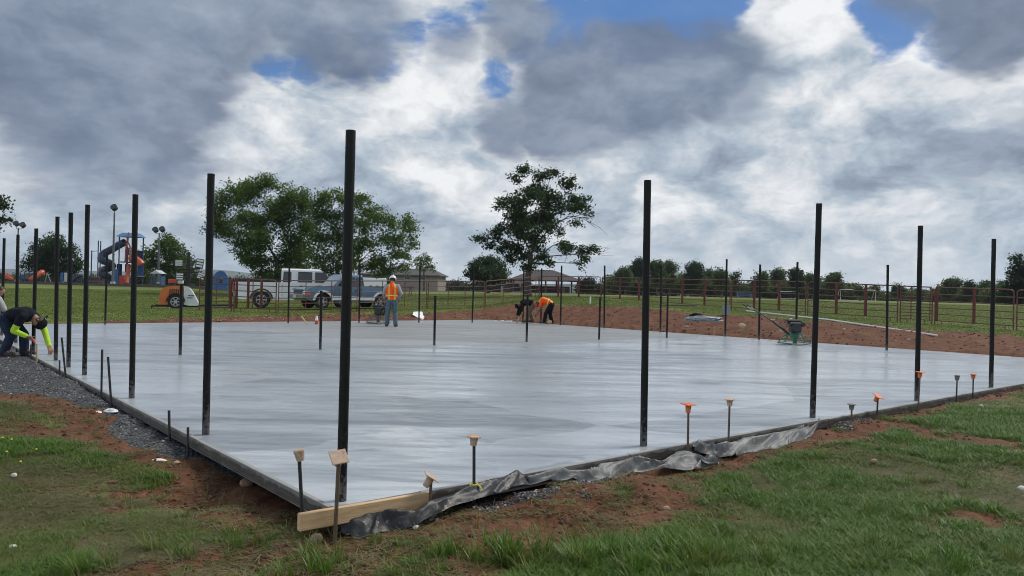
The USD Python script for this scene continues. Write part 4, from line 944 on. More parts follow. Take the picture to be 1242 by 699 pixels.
def pavilion():
    dist = 120; xc = facade(dist, 668); w, dpt = 10.6, 8.0; zb = Z(xc, dist)
    p = thing('picnic_pavilion', 'open picnic pavilion with a brown hipped roof behind the oak', 'pavilion', (xc, dist + dpt / 2, zb), .05)
    part('floor', rbox(w, dpt, .15, (0, 0, .03), .02), 'light_grey_paint', p)
    a, b, h0, h1 = w / 2 + .6, dpt / 2 + .6, 2.15, 3.85
    v = [(-a, -b, h0), (a, -b, h0), (a, b, h0), (-a, b, h0), (-a + 4.2, 0, h1), (a - 4.4, 0, h1)]
    part('roof', hull(v + [(x, y, h0 - .10) for x, y, _ in v[:4]]), 'shingle_brown', p, 20)
    for sx in (-1, -.5, 0, .5, 1):
        for sy in (-1, 1):
            part('column', rbox(.26, .26, 2.1, (sx * w / 2 * .96, sy * dpt / 2 * .96, 1.05), .02), 'trim_brown', p)
    for sx in (-.3, .3): part('chimney_pier', rbox(.9, .9, 1.0, (sx * w, 1, .55), .03), 'pale_stone', p)
    part('back_wall', rbox(w * .9, .2, 1.2, (0, dpt / 2 - .4, .65)), 'trim_brown', p)
    for k in range(3):
        x = -3.2 + 3.2 * k
        t = part('table', join(rbox(1.8, .75, .06, (x, -1.2, .75)), rbox(1.8, .26, .05, (x, -1.9, .45)), rbox(1.8, .26, .05, (x, -.5, .45)), rbox(.08, 1.3, .08, (x - .6, -1.2, .4)), rbox(.08, 1.3, .08, (x + .6, -1.2, .4)), rbox(.08, .08, .7, (x - .6, -1.2, .4)), rbox(.08, .08, .7, (x + .6, -1.2, .4))), 'trim_brown', p)
pavilion()
def side_house():
    dist = 135; xc = facade(dist, 633); zb = Z(xc, dist)
    p = thing('low_house', 'low brown roofed house with pale posts left of the pavilion', 'building', (xc, dist + 3.5, zb))
    w = 5.4
    part('wall', rbox(w, 6, 1.7, (0, 0, .8), .02), 'trim_brown', p)
    v = [(-w / 2 - .4, -3.4, 1.6), (w / 2 + .4, -3.4, 1.6), (w / 2 + .4, 3.4, 1.6), (-w / 2 - .4, 3.4, 1.6), (-w / 2 + 1.2, 0, 2.6), (w / 2 - .6, 0, 2.6)]
    part('roof', hull(v), 'shingle_brown', p, 20)
    for k in range(4): part('column', rbox(.16, .16, 1.6, (-w / 2 + .3 + k * 1.6, -3.25, .8)), 'wall_white', p)
    part('chimney', rbox(.6, .6, 1.0, (.9, .4, 2.5), .02), 'wall_white', p)
side_house()
# ------------------------------------------------------------------ small things far out on the field
def goal(x0, x1, dist, h, label):
    a = D(x0, 0, dist)[0]; b = D(x1, 0, dist)[0]; z = Z((a + b) / 2, dist); r = .055
    p = thing('soccer_goal', label, 'goal', (a, dist, z)); w = b - a
    part('goal_frame', join(tube([(0, 0, -.1), (0, 0, h), (w, 0, h), (w, 0, -.1)], r, 8), ), 'white_paint', p)
    part('back_frame', join(tube([(0, 0, h), (0, .5, h), (0, 1.5, .04), (w, 1.5, .04), (w, .5, h), (w, 0, h)], r * .6, 6), rod((0, 0, .04), (0, 1.5, .04), r * .6), rod((w, 0, .04), (w, 1.5, .04), r * .6)), 'white_paint', p)
goal(1027, 1069.5, 125, 1.75, 'white goal frame on the far side of the right field')
goal(954, 976, 128, 1.25, 'small white goal frame left of the larger goal')
def blue_stack():
    q = D(905, 360, 122); z = Z(q[0], q[1])
    p = thing('bleacher', 'low blue bleacher with benches at the far tree line', 'bleacher', (q[0], q[1], z))
    for k in range(3): part('bench_row', rbox(2.6, .32, .10, (0, .5 * k, .35 + .28 * k), .02), 'panel_blue', p)
    for s in (-1.1, 1.1): part('bench_frame', join(rbox(.08, 1.5, .08, (s, .5, .2)), rbox(.08, .08, .5, (s, .05, .1)), rbox(.08, .08, 1.0, (s, 1.05, .4))), 'grey_galvanised', p)
blue_stack()
def picnic_table(x, y, dist, label, m='slide_red'):
    q = D(x, y, dist); z = Z(q[0], q[1]); p = thing('picnic_table', label, 'picnic table', (q[0], q[1], z), .3)
    part('table_top', rbox(1.7, .75, .07, (0, 0, .76), .01), m, p)
    for s in (-1, 1): part('bench', rbox(1.7, .28, .06, (0, s * .7, .45), .01), m, p)
    for s in (-.6, .6): part('leg', join(rod((s, -.75, 0), (s, -.2, .74), .03), rod((s, .75, 0), (s, .2, .74), .03), rod((s, -.75, .42), (s, .75, .42), .03)), 'trim_brown', p)
mat('table_red', (.16, .05, .04), .7, .2, 8)
picnic_table(489, 350, 62, 'red brown picnic table on the grass right of the white hard hat', 'table_red')
def box_trailer():
    q = D(454, 351, 100); z = Z(q[0], q[1]); p = thing('box_trailer', 'white box trailer half hidden behind the blue pickup bed', 'trailer', (q[0], q[1], z), .1)
    part('body', rbox(3.0, 1.8, 1.15, (0, 0, 1.0), .06), 'white_paint', p); part('rear_door', rbox(.04, 1.5, .95, (1.51, 0, 1.0)), 'light_grey_paint', p)
    for s in (-.4, .45): part('wheel', cyl(.3, .2, (s, -.85, .30), 'y'), 'tyre_rubber', p)
    part('tongue', rod((-1.5, 0, .45), (-2.3, 0, .42), .04), 'engine_black', p)
box_trailer()

# ------------------------------------------------------------------ playground and lamp poles
def kerb():
    pts = [(-60, 338.5, 84), (0, 340.8, 82), (60, 343.8, 80), (130, 347.6, 77), (180, 349.6, 76), (252, 351.2, 75), (282, 352.0, 76)]
    P_ = [on_ground(D(*q)) for q in pts]
    for k in range(len(P_) - 1):
        a, b = P_[k], P_[k + 1]; d = b - a; L = np.linalg.norm(d)
        m = rbox(L, .22, .34, (0, 0, .10), .02); p = thing('playground_border', f'dark timber border of the playground, {ORD[k]} length from the left', 'border', (a + b) / 2, math.atan2(d[1], d[0]), 'dark timber borders round the playground', tilt=(0, -math.degrees(math.asin(d[2] / L)), 0))
        part('timber', m, 'trim_brown', p)
kerb()
def lamp_pole(xt, yt, dist, heads, label):
    t = D(xt, yt, dist); z = Z(t[0], t[1]); h = t[2] - z
    p = thing('lamp_pole', label, 'lamp pole', (t[0], t[1], z), 0, 'tall field lamp poles')
    part('pole', tube([(0, 0, -.1), (0, 0, h * .6), (0, 0, h)], [.13, .10, .07], 10), 'pole_grey', p)
    part('pole_base', cyl(.24, .5, (0, 0, .2), n=12), 'light_grey_paint', p)
    for (hx, hy) in heads:
        q = D(hx, hy, dist) - np.array([t[0], t[1], z])
        part('lamp_arm', tube([(0, 0, h - .1), (q[0], 0, h - .05), (q[0], 0, q[2])], .035, 6), 'dark_plastic', p)
        hd = part('lamp_head', moved(join(cyl(.30, .34, (0, 0, 0), 'y', 16, .20), cyl(.33, .07, (0, -.18, 0), 'y', 16)), (q[0], -.05, q[2]), 0, -.5), 'dark_plastic', p)
        part('lamp_glass', moved(cyl(.28, .02, (0, -.22, 0), 'y', 16), (q[0], -.05, q[2]), 0, -.5), 'dark_window', hd)
lamp_pole(22.2, 277, 90, [(20.3, 271.6), (28.2, 273.3)], 'lamp pole with two heads at the far left')
lamp_pole(138.8, 258, 78, [(139.0, 252.3)], 'tallest lamp pole with a single head, before the tube slide')
lamp_pole(193.2, 283, 88, [(189.0, 279.2), (197.2, 278.5)], 'lamp pole with two heads before the bushy tree')

def spot(x, y, dist):
    q = D(x, y, dist); z = Z(q[0], q[1]); return np.array([q[0], q[1], z])
def loc(x, y, dist, o): return D(x, y, dist) - o
def play_tower():
    dist = 84; o = spot(147, 347, dist); L = lambda x, y, dy=0.0: loc(x, y, dist, o) + np.array([0, dy, 0])
    p = thing('play_tower', 'big playground tower with blue roof, navy spiral tube and orange slide', 'playground', o)
    for (x, yt) in ((145, 286), (155, 300), (165, 286)):
        for dy in (0, 1.7):
            t = L(x, yt, dy); part('post', rod((t[0], dy, -.1), (t[0], dy, t[2]), .075, 8), 'post_blue', p)
    a, b = L(143, 287), L(166, 287); zt = a[2]
    part('roof', hull([(a[0] - .1, -.3, zt), (b[0] + .1, -.3, zt), (b[0] + .1, 2, zt), (a[0] - .1, 2, zt), (a[0] + .25, .4, zt + .45), (b[0] - .25, .4, zt + .45), (a[0] + .25, 1.3, zt + .45), (b[0] - .25, 1.3, zt + .45)]), 'roof_blue', p, 20)
    for y in (318, 335):
        q = L(155, y); part('deck', rbox(2.0, 1.9, .12, (q[0], .85, q[2])), 'platform_brown', p)
    q0, q1 = L(152, 312), L(157, 292)
    part('arch', join(tube([L(152, 318), L(153, 300), L(155, 293), L(158, 300), L(159, 318)], .10, 8), tube([L(155, 293), L(156, 282)], .08, 8)), 'slide_orange', p)
    q = L(160.5, 312); part('net_panel', join(*[rod((q[0] - .3 + .2 * k, -.1, q[2] - .5), (q[0] - .3 + .2 * k, -.1, q[2] + .9), .02, 5) for k in range(4)], *[rod((q[0] - .35, -.1, q[2] - .4 + .3 * k), (q[0] + .35, -.1, q[2] - .4 + .3 * k), .02, 5) for k in range(5)]), 'light_grey_paint', p)
    # the navy tube: up to the tower top, and a spiral going down at its left
    pts = [L(150, 294, .3), L(143, 297, .3), L(137, 301, .2), L(131, 305, 0), L(126.5, 309, -.3), L(127, 314, -.7), L(131, 317, -.9), L(135.5, 319.5, -.5), L(135, 323, .2), L(130, 325.5, .3), L(126.5, 328, -.2), L(129, 332, -.8), L(133, 335, -.7), L(134.5, 338.5, -.4), L(134, 343, -.5), L(131, 345.5, -.9)]
    from scipy.interpolate import CubicSpline
    cs = CubicSpline(np.arange(len(pts)), np.array(pts)); tt = np.linspace(0, len(pts) - 1, 80)
    part('tube_slide', tube(cs(tt), .40, 14), 'navy_plastic', p, True)
    for k in range(6): c = cs([2.5 * k + 1.0, 2.5 * k + 1.06]); part('tube_joint', tube(c, .44, 14), 'navy_plastic', p)
    pts = [L(161, 313, -.2), L(166, 315, -.4), L(171, 318, -.5), L(174, 321.5, -.5)]
    part('orange_tube', tube(CubicSpline(np.arange(4), np.array(pts))(np.linspace(0, 3, 16)), [.42] * 15 + [.46], 14), 'slide_orange', p, True)
    q = L(148, 340); part('climb_panel', rbox(.75, .10, 1.05, (q[0], -.2, q[2]), .05), 'slide_red', p)
    q = L(142, 336); part('side_panel', rbox(.65, .10, 1.7, (q[0], -.3, q[2]), .05), 'panel_blue', p)
    q = L(124, 330); part('hood', join(rbox(.5, .5, 1.0, (q[0], -.3, q[2]), .12), rod((q[0] - .1, -.3, q[2] - 1.4), (q[0] - .1, -.3, q[2]), .07)), 'slide_orange', p)
    q = L(160, 330); part('curved_slide', tube([L(158, 322, -.3), L(160, 328, -.8), L(161, 336, -1.2), L(162, 344, -1.5)], .22, 8), 'slide_orange', p)
    for k in range(5): q = L(163, 344 - 4 * k); part('rung', rod((q[0] - .35, -.2, q[2]), (q[0] + .35, -.2, q[2]), .03, 6), 'light_grey_paint', p)
    for (x0, x1, y0, y1, dy, m) in ((144, 153, 300, 309, 1.7, 'post_blue'), (156, 165, 303, 314, 1.7, 'navy_plastic'), (137, 143, 320, 344, .8, 'navy_plastic'), (145, 151, 320, 330, 1.2, 'platform_brown'), (158, 165, 322, 338, 1.6, 'panel_blue'), (152, 157, 338, 346, .6, 'navy_plastic')):
        a, b = L(x0, y0), L(x1, y1); part('wall_panel', rbox(b[0] - a[0], .08, a[2] - b[2], ((a[0] + b[0]) / 2, dy, (a[2] + b[2]) / 2), .03), m, p)
    q = L(154, 345); part('barrier', rbox(1.3, .08, .75, (q[0], -.1, q[2] + .2), .03), 'post_blue', p)
play_tower()
def swing_posts():
    dist = 88; o = spot(117, 344, dist); L = lambda x, y, dy=0.0: loc(x, y, dist, o) + np.array([0, dy, 0])
    p = thing('climbing_frame', 'low purple brown climbing decks with tall thin blue poles', 'playground', o)
    for (x, yt) in ((111.3, 304), (119.4, 292), (122.2, 292.5)):
        t = L(x, yt); part('post', rod((t[0], 0, -.1), (t[0], 0, t[2]), .065, 8), 'post_blue', p)
    a, b = L(111.3, 305), L(119.4, 304.5); part('cross_bar', rod(a, b, .035, 6), 'post_blue', p)
    for k, (x0, x1, y) in enumerate(((104, 127, 341.5), (107, 125, 344.5), (106, 116, 336))):
        a, b = L(x0, y), L(x1, y); part('deck', rbox(b[0] - a[0], 1.2, .22, ((a[0] + b[0]) / 2, .5, a[2]), .03), 'platform_brown', p)
    for x in (105, 112, 119, 126): t = L(x, 338); part('support', rod((t[0], .2, -.1), (t[0], .2, t[2]), .05, 6), 'post_blue', p)
swing_posts()
def play_set_left():
    dist = 90
    o = spot(36, 340, dist); L = lambda x, y, dy=0.0: loc(x, y, dist, o) + np.array([0, dy, 0])
    p = thing('play_house', 'grey and purple play panels with an orange slide chute, left playground', 'playground', o)
    for x in (24.5, 30, 36, 41.5): t = L(x, 329.5); part('post', rod((t[0], 0, -.1), (t[0], 0, t[2]), .07, 8), 'post_blue', p)
    a, b = L(24.5, 331), L(41.5, 331); part('top_rail', rod(a, b, .06, 6), 'light_grey_paint', p)
    for x0, x1, m in ((25, 29.5, 'post_blue'), (30.5, 35.5, 'platform_brown'), (36.5, 41, 'post_blue')):
        a, b = L(x0, 333), L(x1, 339); part('panel', rbox(b[0] - a[0], .08, a[2] - b[2], ((a[0] + b[0]) / 2, 0, (a[2] + b[2]) / 2), .03), m, p)
    q = [L(52, 329.5), L(50, 332, -.3), L(47.5, 336, -.8), L(44.5, 340, -1.2)]
    sl = join(tube(q, .28, 10)); sl.vertices[:, 2] -= 0
    part('slide', sl, 'slide_orange', p, True)
    part('slide_hood', rbox(.6, .5, .7, L(51, 331), .15), 'slide_orange', p)
    o = spot(9, 339, dist); p = thing('slide', 'wide low orange slide at the left end of the playground', 'slide', o)
    M_ = lambda x, y, dy=0.0: loc(x, y, dist, o) + np.array([0, dy, 0])
    a, b = M_(5, 332.5), M_(14, 337)
    part('chute', hull([(a[0], -.4, a[2]), (a[0], .4, a[2]), (a[0] + .1, -.4, a[2] - .5), (a[0] + .1, .4, a[2] - .5), (b[0], -.4, b[2]), (b[0], .4, b[2]), (b[0], -.4, b[2] - .2), (b[0], .4, b[2] - .2)]), 'slide_orange', p)
    for s in (-.35, .35): part('leg', rod((a[0] + .15, s, -.1), (a[0] + .15, s, a[2] - .1), .06, 6), 'post_blue', p); part('side_rail', rod((a[0], s * 1.15, a[2] + .1), (b[0], s * 1.15, b[2] + .1), .05, 6), 'slide_orange', p)
    o = spot(94, 343, dist); p = thing('rock_climber', 'dark curved climbing arch with blue side panels, mid playground', 'playground', o)
    N_ = lambda x, y, dy=0.0: loc(x, y, dist, o) + np.array([0, dy, 0])
    part('climb_arch', tube([N_(88, 342), N_(92, 337.5), N_(96, 335), N_(100, 334.5)], .22, 8), 'navy_plastic', p, True)
    for x, m in ((73.5, 'panel_blue'), (78, 'light_grey_paint')): a, b = N_(x, 331), N_(x + 3.2, 342); part('panel', rbox(b[0] - a[0], .1, a[2] - b[2], ((a[0] + b[0]) / 2, 0, (a[2] + b[2]) / 2), .04), m, p)
    for x in (88.5, 99): t = N_(x, 334); part('post', rod((t[0], 0, -.1), (t[0], 0, t[2]), .06, 6), 'post_blue', p)
    t0, t1 = N_(57, 331), N_(62, 342); part('rope_leg', join(rod(N_(57, 331), N_(54.5, 343), .04, 6), rod(N_(57, 331), N_(62, 343), .04, 6)), 'grey_galvanised', p)
play_set_left()
def shelter():
    dist = 80; o = spot(189, 349, dist); L = lambda x, y, dy=0.0: loc(x, y, dist, o) + np.array([0, dy, 0])
    p = thing('play_shelter', 'small dark blue play shelter with pale gable and low wall', 'shelter', o)
    for x in (184, 194.5):
        for dy in (0, 1.0): t = L(x, 331, dy); part('post', rod((t[0], dy, -.1), (t[0], dy, t[2]), .08, 6), 'post_blue', p)
    a, b = L(182.5, 332), L(196, 332)
    part('roof', hull([(a[0], -.2, a[2]), (b[0], -.2, a[2]), (a[0], 1.2, a[2]), (b[0], 1.2, a[2]), ((a[0] + b[0]) / 2, -.2, a[2] + .38), ((a[0] + b[0]) / 2, 1.2, a[2] + .38)]), 'light_grey_paint', p, 10)
    a, b = L(184, 344.8), L(194.5, 348); part('low_wall', rbox(b[0] - a[0], .12, .34, ((a[0] + b[0]) / 2, 0, .15), .02), 'dark_plastic', p)
    part('side_wall', rbox(.08, 1.0, 1.0, (a[0], .5, .6)), 'post_blue', p); part('side_wall', rbox(.08, 1.0, 1.0, (b[0], .5, .6)), 'post_blue', p)
    o = spot(210, 348, dist); p = thing('spring_rider', 'low red and grey play piece right of the shelter', 'playground', o)
    part('red_panel', rbox(.9, .12, .45, (-.1, 0, .62), .05), 'slide_red', p); part('grey_panel', rbox(.5, .5, .4, (.75, .1, .55), .06), 'light_grey_paint', p)
    for x in (-.45, .25, .75): part('leg', rod((x, 0, -.1), (x, 0, .5), .05, 6), 'post_blue', p)
    for x in (232, 240): pass
shelter()
def blue_arch():
    dist = 72; o = spot(268, 351, dist); sc = dist / FPX; w, h = 8.6 * sc, 23.0 * sc
    th = np.linspace(0, math.pi, 20)
    outer = [(-w, 0)] + [(w * -math.cos(a), h - w * 1.05 + w * 1.05 * math.sin(a)) for a in th] + [(w, 0)]
    inner = Polygon([(-w * .28, .55)] + [(-w * .28 * math.cos(a), h * .60 + .16 * math.sin(a)) for a in th] + [(w * .28, .55)])
    up = trimesh.transformations.rotation_matrix(math.pi / 2, [1, 0, 0])
    p = thing('arch_panel', 'blue arched play panel with a tall opening, left of the white pickup', 'playground', o, -.1)
    part('arch', extr(Polygon(outer).difference(inner), .12, up), 'panel_blue', p)
    part('arch_rim', tube([(-w * 1.02, -.06, 0)] + [(w * 1.02 * -math.cos(a), -.06, h - w * 1.05 + w * 1.08 * math.sin(a)) for a in th] + [(w * 1.02, -.06, 0)], .07, 6), 'roof_blue', p)
    for z, m in ((1.15, 'wood_stake'), (.75, 'dark_plastic')): part('climb_step', rbox(w * .5, .14, .12, (0, .0, z), .02), m, p)
blue_arch()

# ------------------------------------------------------------------ vehicles
def wheel(p, x, y, r, w, rimmat):
    s = np.sign(y)
    t = part('wheel', tm(m3.Manifold.revolve(m3.CrossSection([[(r * .62, -w / 2), (r * .93, -w / 2), (r, -w * .32), (r, w * .32), (r * .93, w / 2), (r * .62, w / 2)]]), 36)).apply_transform(trimesh.transformations.rotation_matrix(math.pi / 2, [1, 0, 0])).apply_translation((x, y, r)), 'tyre_rubber', p, 35)
    part('wheel_disc', cyl(r * .64, w * .30, (x, y + s * w * .10, r), 'y', 28), 'engine_black', t, 30)
    rim = [cyl(r * .22, w * .12, (x, y + s * w * .36, r), 'y', 14)]
    for k in range(6):
        a = k * math.pi / 3; rim.append(moved(rbox(r * .50, .02, r * .17, (r * .34, s * w * .30, 0), .006), (x, y, r), 0, 0, a))
    rim.append(tm(m3.Manifold.revolve(m3.CrossSection([[(r * .56, -.02), (r * .655, -.02), (r * .655, .02), (r * .56, .02)]]), 28)).apply_transform(trimesh.transformations.rotation_matrix(math.pi / 2, [1, 0, 0])).apply_translation((x, y + s * w * .40, r)))
    part('rim', join(*rim), rimmat, t, 30)
def pickup(name, label, loc_, rz, c):
    """A pickup heading along +x; c gives its lengths in metres."""
    p = thing(name, label, 'pickup truck', loc_, rz)
    wb, w, fo, ro, hb, hh = c['wb'], c['w'], c['fo'], c['ro'], c['belt'], c['hood']
    xf, xr = wb / 2, -wb / 2; x0, x1 = xr - ro, xf + fo; gc, wr = c['clear'], c['wr']; cb, cf, ws = c['cab_back'], c['cab_front'], c['cowl']
    prof = Polygon([(x0, gc + .12), (x0, hb - .02), (cb, hb), (cf, hb), (ws, hh + .05), (x1 - .35, hh - .03), (x1 - .06, hh - .14), (x1, hh - .38), (x1, gc + .10), (x1 - .25, gc), (x0 + .3, gc)]).buffer(.04).buffer(-.04)
    arch = unary_union([Point(x, wr).buffer(wr * 1.20, 24) for x in (xf, xr)])
    T90 = trimesh.transformations.rotation_matrix(math.pi / 2, [1, 0, 0])
    def slab_(poly, wid, y=0.0):
        m = extr(poly, wid, T90); m.apply_translation((0, wid / 2 + y, 0)); return m
    man = lambda m: m3.Manifold(m3.Mesh(np.asarray(m.vertices, np.float32), np.asarray(m.faces, np.uint32)))
    def clean(m): m.merge_vertices(); return man(m)
    big = lambda g_: max(g_.geoms, key=lambda q: q.area) if hasattr(g_, 'geoms') else g_
    full = clean(slab_(big(prof), w)); arches = m3.Manifold.batch_boolean([clean(slab_(g_, w * 2)) for g_ in arch.geoms], m3.OpType.Add)
    bed = clean(rbox(cb - .10 - (x0 + .09), w - .26, .52, ((cb - .10 + x0 + .09) / 2, 0, hb - .22)))
    inner = clean(slab_(big(prof.buffer(-.14)), w - .55))
    taper = m3.Manifold.hull_points([(x, y * (w / 2) * f, z) for x in (x0 - .1, x1 + .1) for y in (-1, 1) for z, f in ((gc - .1, .965), (gc + .35, 1.0), (hb - .25, 1.0), (hb + .12, .955))])
    body = (full - arches - bed) ^ taper
    part('body', tm(body + (inner - bed)), c['paint'], p, 25)
    # cab with pillars and glass
    rf, rb_, zr = c['roof_front'], c['roof_back'], c['roof']; wi = w / 2 - .06; wt = w / 2 - c.get('tumble', .20)
    def cab_pt(x, s, z, f):                           # f runs from the belt (0) to the roof (1)
        return (x, s * (wi * (1 - f) + wt * f), z)
    low = [(cb + .02, hb - .02), (ws - .02, hb - .02)]; top = [(rb_, zr), (rf, zr)]
    cab = m3.Manifold.hull_points([cab_pt(x, s, z, 0) for x, z in low for s in (-1, 1)] + [cab_pt(x, s, z - .07, .95) for x, z in ((rb_ - .03, zr), (rf + .10, zr)) for s in (-1, 1)] + [(x, s * (wt - .10), z) for x, z in top for s in (-1, 1)])
    part('cab', tm(cab), c['paint'], p, 20)
    def side_at(t, f, s, o=.012):                     # a point on the cab's flank: t along, f up
        q = cab_pt(cb * (1 - t) + ws * t, s, hb - .02 + (zr - .05 - hb) * f, f * .95); return np.array(q) + np.array([0, s * o, 0])
    for s in (-1, 1):
        for (t0, t1, b0, b1) in c['glass']:
            q = [side_at(t0, .08, s), side_at(t1, .08, s), side_at(b1, .86, s), side_at(b0, .86, s)]
            o = [a - np.array([0, s * .03, 0]) for a in q]
            part('side_window', hull(q + o), 'dark_window', p)
            part('window_trim', tube([a + np.array([0, s * .004, 0]) for a in q + [q[0]]], .012, 5, False), 'dark_plastic', p)
    wsq = [(ws + .005, s * (wi - .12), hb + .02) for s in (-1, 1)] + [(rf + .125, s * (wt - .06), zr - .10) for s in (1, -1)]
    part('windshield', hull([np.array(a) for a in wsq] + [np.array(a) - [.05, 0, .03] for a in wsq]), c.get('ws_mat', 'dark_window'), p)
    rw = [(cb + .01, s * (wi - .16), hb + .08) for s in (-1, 1)] + [(rb_ - .035, s * (wt - .08), zr - .14) for s in (1, -1)]
    part('rear_window', hull([np.array(a) - [.012, 0, 0] for a in rw] + [np.array(a) + [.03, 0, 0] for a in rw]), 'dark_window', p)
    for x in (xf, xr):
        for s in (-1, 1): wheel(p, x, s * (w / 2 - .15), wr, c['tw'], c['rim'])
    for x in (xf, xr):
        for s in (-1, 1):
            fl = big(Point(x, wr).buffer(wr * 1.20 + c['flare'], 24).difference(Point(x, wr).buffer(wr * 1.20, 24)).intersection(sbox(x - 2, gc + .05, x + 2, 3)))
            m = slab_(fl, .05, 0); m.apply_translation((0, s * (w / 2 + .005), 0)); part('wheel_flare', m, c['flare_mat'], p)
    part('front_bumper', rbox(.20, w + .02, .24, (x1 + .05, 0, gc + .20), .05), c['bumper'], p)
    part('rear_bumper', rbox(.18, w - .02, .20, (x0 - .06, 0, gc + .22), .04), c['bumper'], p)
    gr = part('grille', rbox(.05, w * .56, .28, (x1 + .015, 0, hh - .30), .02), 'engine_black', p)
    for k in range(3): part('grille_bar', rbox(.03, w * .52, .014, (x1 + .035, 0, hh - .38 + .08 * k)), 'bumper_grey', gr)
    for s in (-1, 1):
        part('headlight', rbox(.06, w * .19, .19, (x1 - .005, s * w * .375, hh - .32), .02), 'clear_lens', p)
        part('turn_signal', rbox(.20, .04, .17, (x1 - .09, s * (w / 2 - .012), hh - .33), .015), 'amber_lens', p)
        part('tail_light', rbox(.08, .16, .40, (x0 + .0, s * (w / 2 - .07), hb - .30), .02), 'red_lens', p)
        part('door_mirror', join(rbox(.10, .20, .24, (ws - .32, s * (w / 2 + .12), hb + .16), .03), rod((ws - .32, s * (w / 2 - .06), hb + .06), (ws - .32, s * (w / 2 + .05), hb + .12), .02)), c.get('mirror', 'dark_plastic'), p)
        for x in c['handles']: part('door_handle', rbox(.16, .03, .035, (x, s * (w / 2 + .008), hb - .16), .01), c.get('handle_mat', 'dark_plastic'), p)
        for x in c['seams']: part('door_seam', rbox(.012, .012, hb - gc - .28, (x, s * (w / 2 - .003), (hb + gc) / 2 + .04)), 'dark_plastic', p)
        if c.get('stripe'): part('lower_trim', rbox(wb - 2.5 * wr, .03, .16, (0, s * (w / 2 - .012), gc + .14), .01), c['stripe'], p)
        if c.get('cover') and s > 0: part('bed_cover', rbox(cb - x0 - .20, w - .10, .15, ((cb + x0) / 2 - .02, 0, hb + .045), .02), 'dark_plastic', p)
        part('bed_rail', rbox(cb - x0 - .12, .08, .035, ((cb + x0) / 2, s * (w / 2 - .09), hb + .012), .01), 'dark_plastic', p)
    part('plate', rbox(.02, .32, .16, (x1 + .16, -.05, gc + .20)), 'light_grey_paint', p)
    return p
def truck_at(x, y, dist): q = D(x, y, dist); return np.array([q[0], q[1], Z(q[0], q[1])])
wt = truck_at(367, 371, 38.6)
pickup('pickup_truck', 'white crew cab pickup with black wheel arches parked behind the corral fence', wt, .30,
       dict(wb=3.95, w=2.02, fo=.98, ro=1.28, belt=1.28, hood=1.24, roof=1.97, clear=.42, wr=.41, tw=.28, cab_back=-1.10, cab_front=1.45, cowl=1.52, roof_front=.76, roof_back=-1.03, paint='white_paint', rim='chrome', flare=.06, flare_mat='dark_plastic', bumper='dark_plastic',
            glass=[(.045, .19, .06, .19), (.32, .57, .32, .57), (.63, .93, .63, .80)], handles=[-.12, .80], seams=[-1.02, .05, 1.2], tumble=.20, mirror='dark_plastic', cover=True))
bt = truck_at(418, 371.8, 36.3)
pickup('pickup_truck', 'old two tone blue pickup with white wheel flares parked behind the fence', bt, math.pi + .68,
       dict(wb=3.0, w=1.74, fo=.82, ro=.98, belt=1.06, hood=1.04, roof=1.62, clear=.36, wr=.345, tw=.22, cab_back=-.62, cab_front=.60, cowl=.92, roof_front=.30, roof_back=-.52, paint='blue_paint', rim='dull_alloy', flare=.10, flare_mat='white_paint', bumper='bumper_grey',
            glass=[(.05, .26, .07, .26), (.32, .90, .32, .68)], handles=[-.15], seams=[-.40, .72], tumble=.17, stripe='white_paint', ws_mat='windshield_pale'))

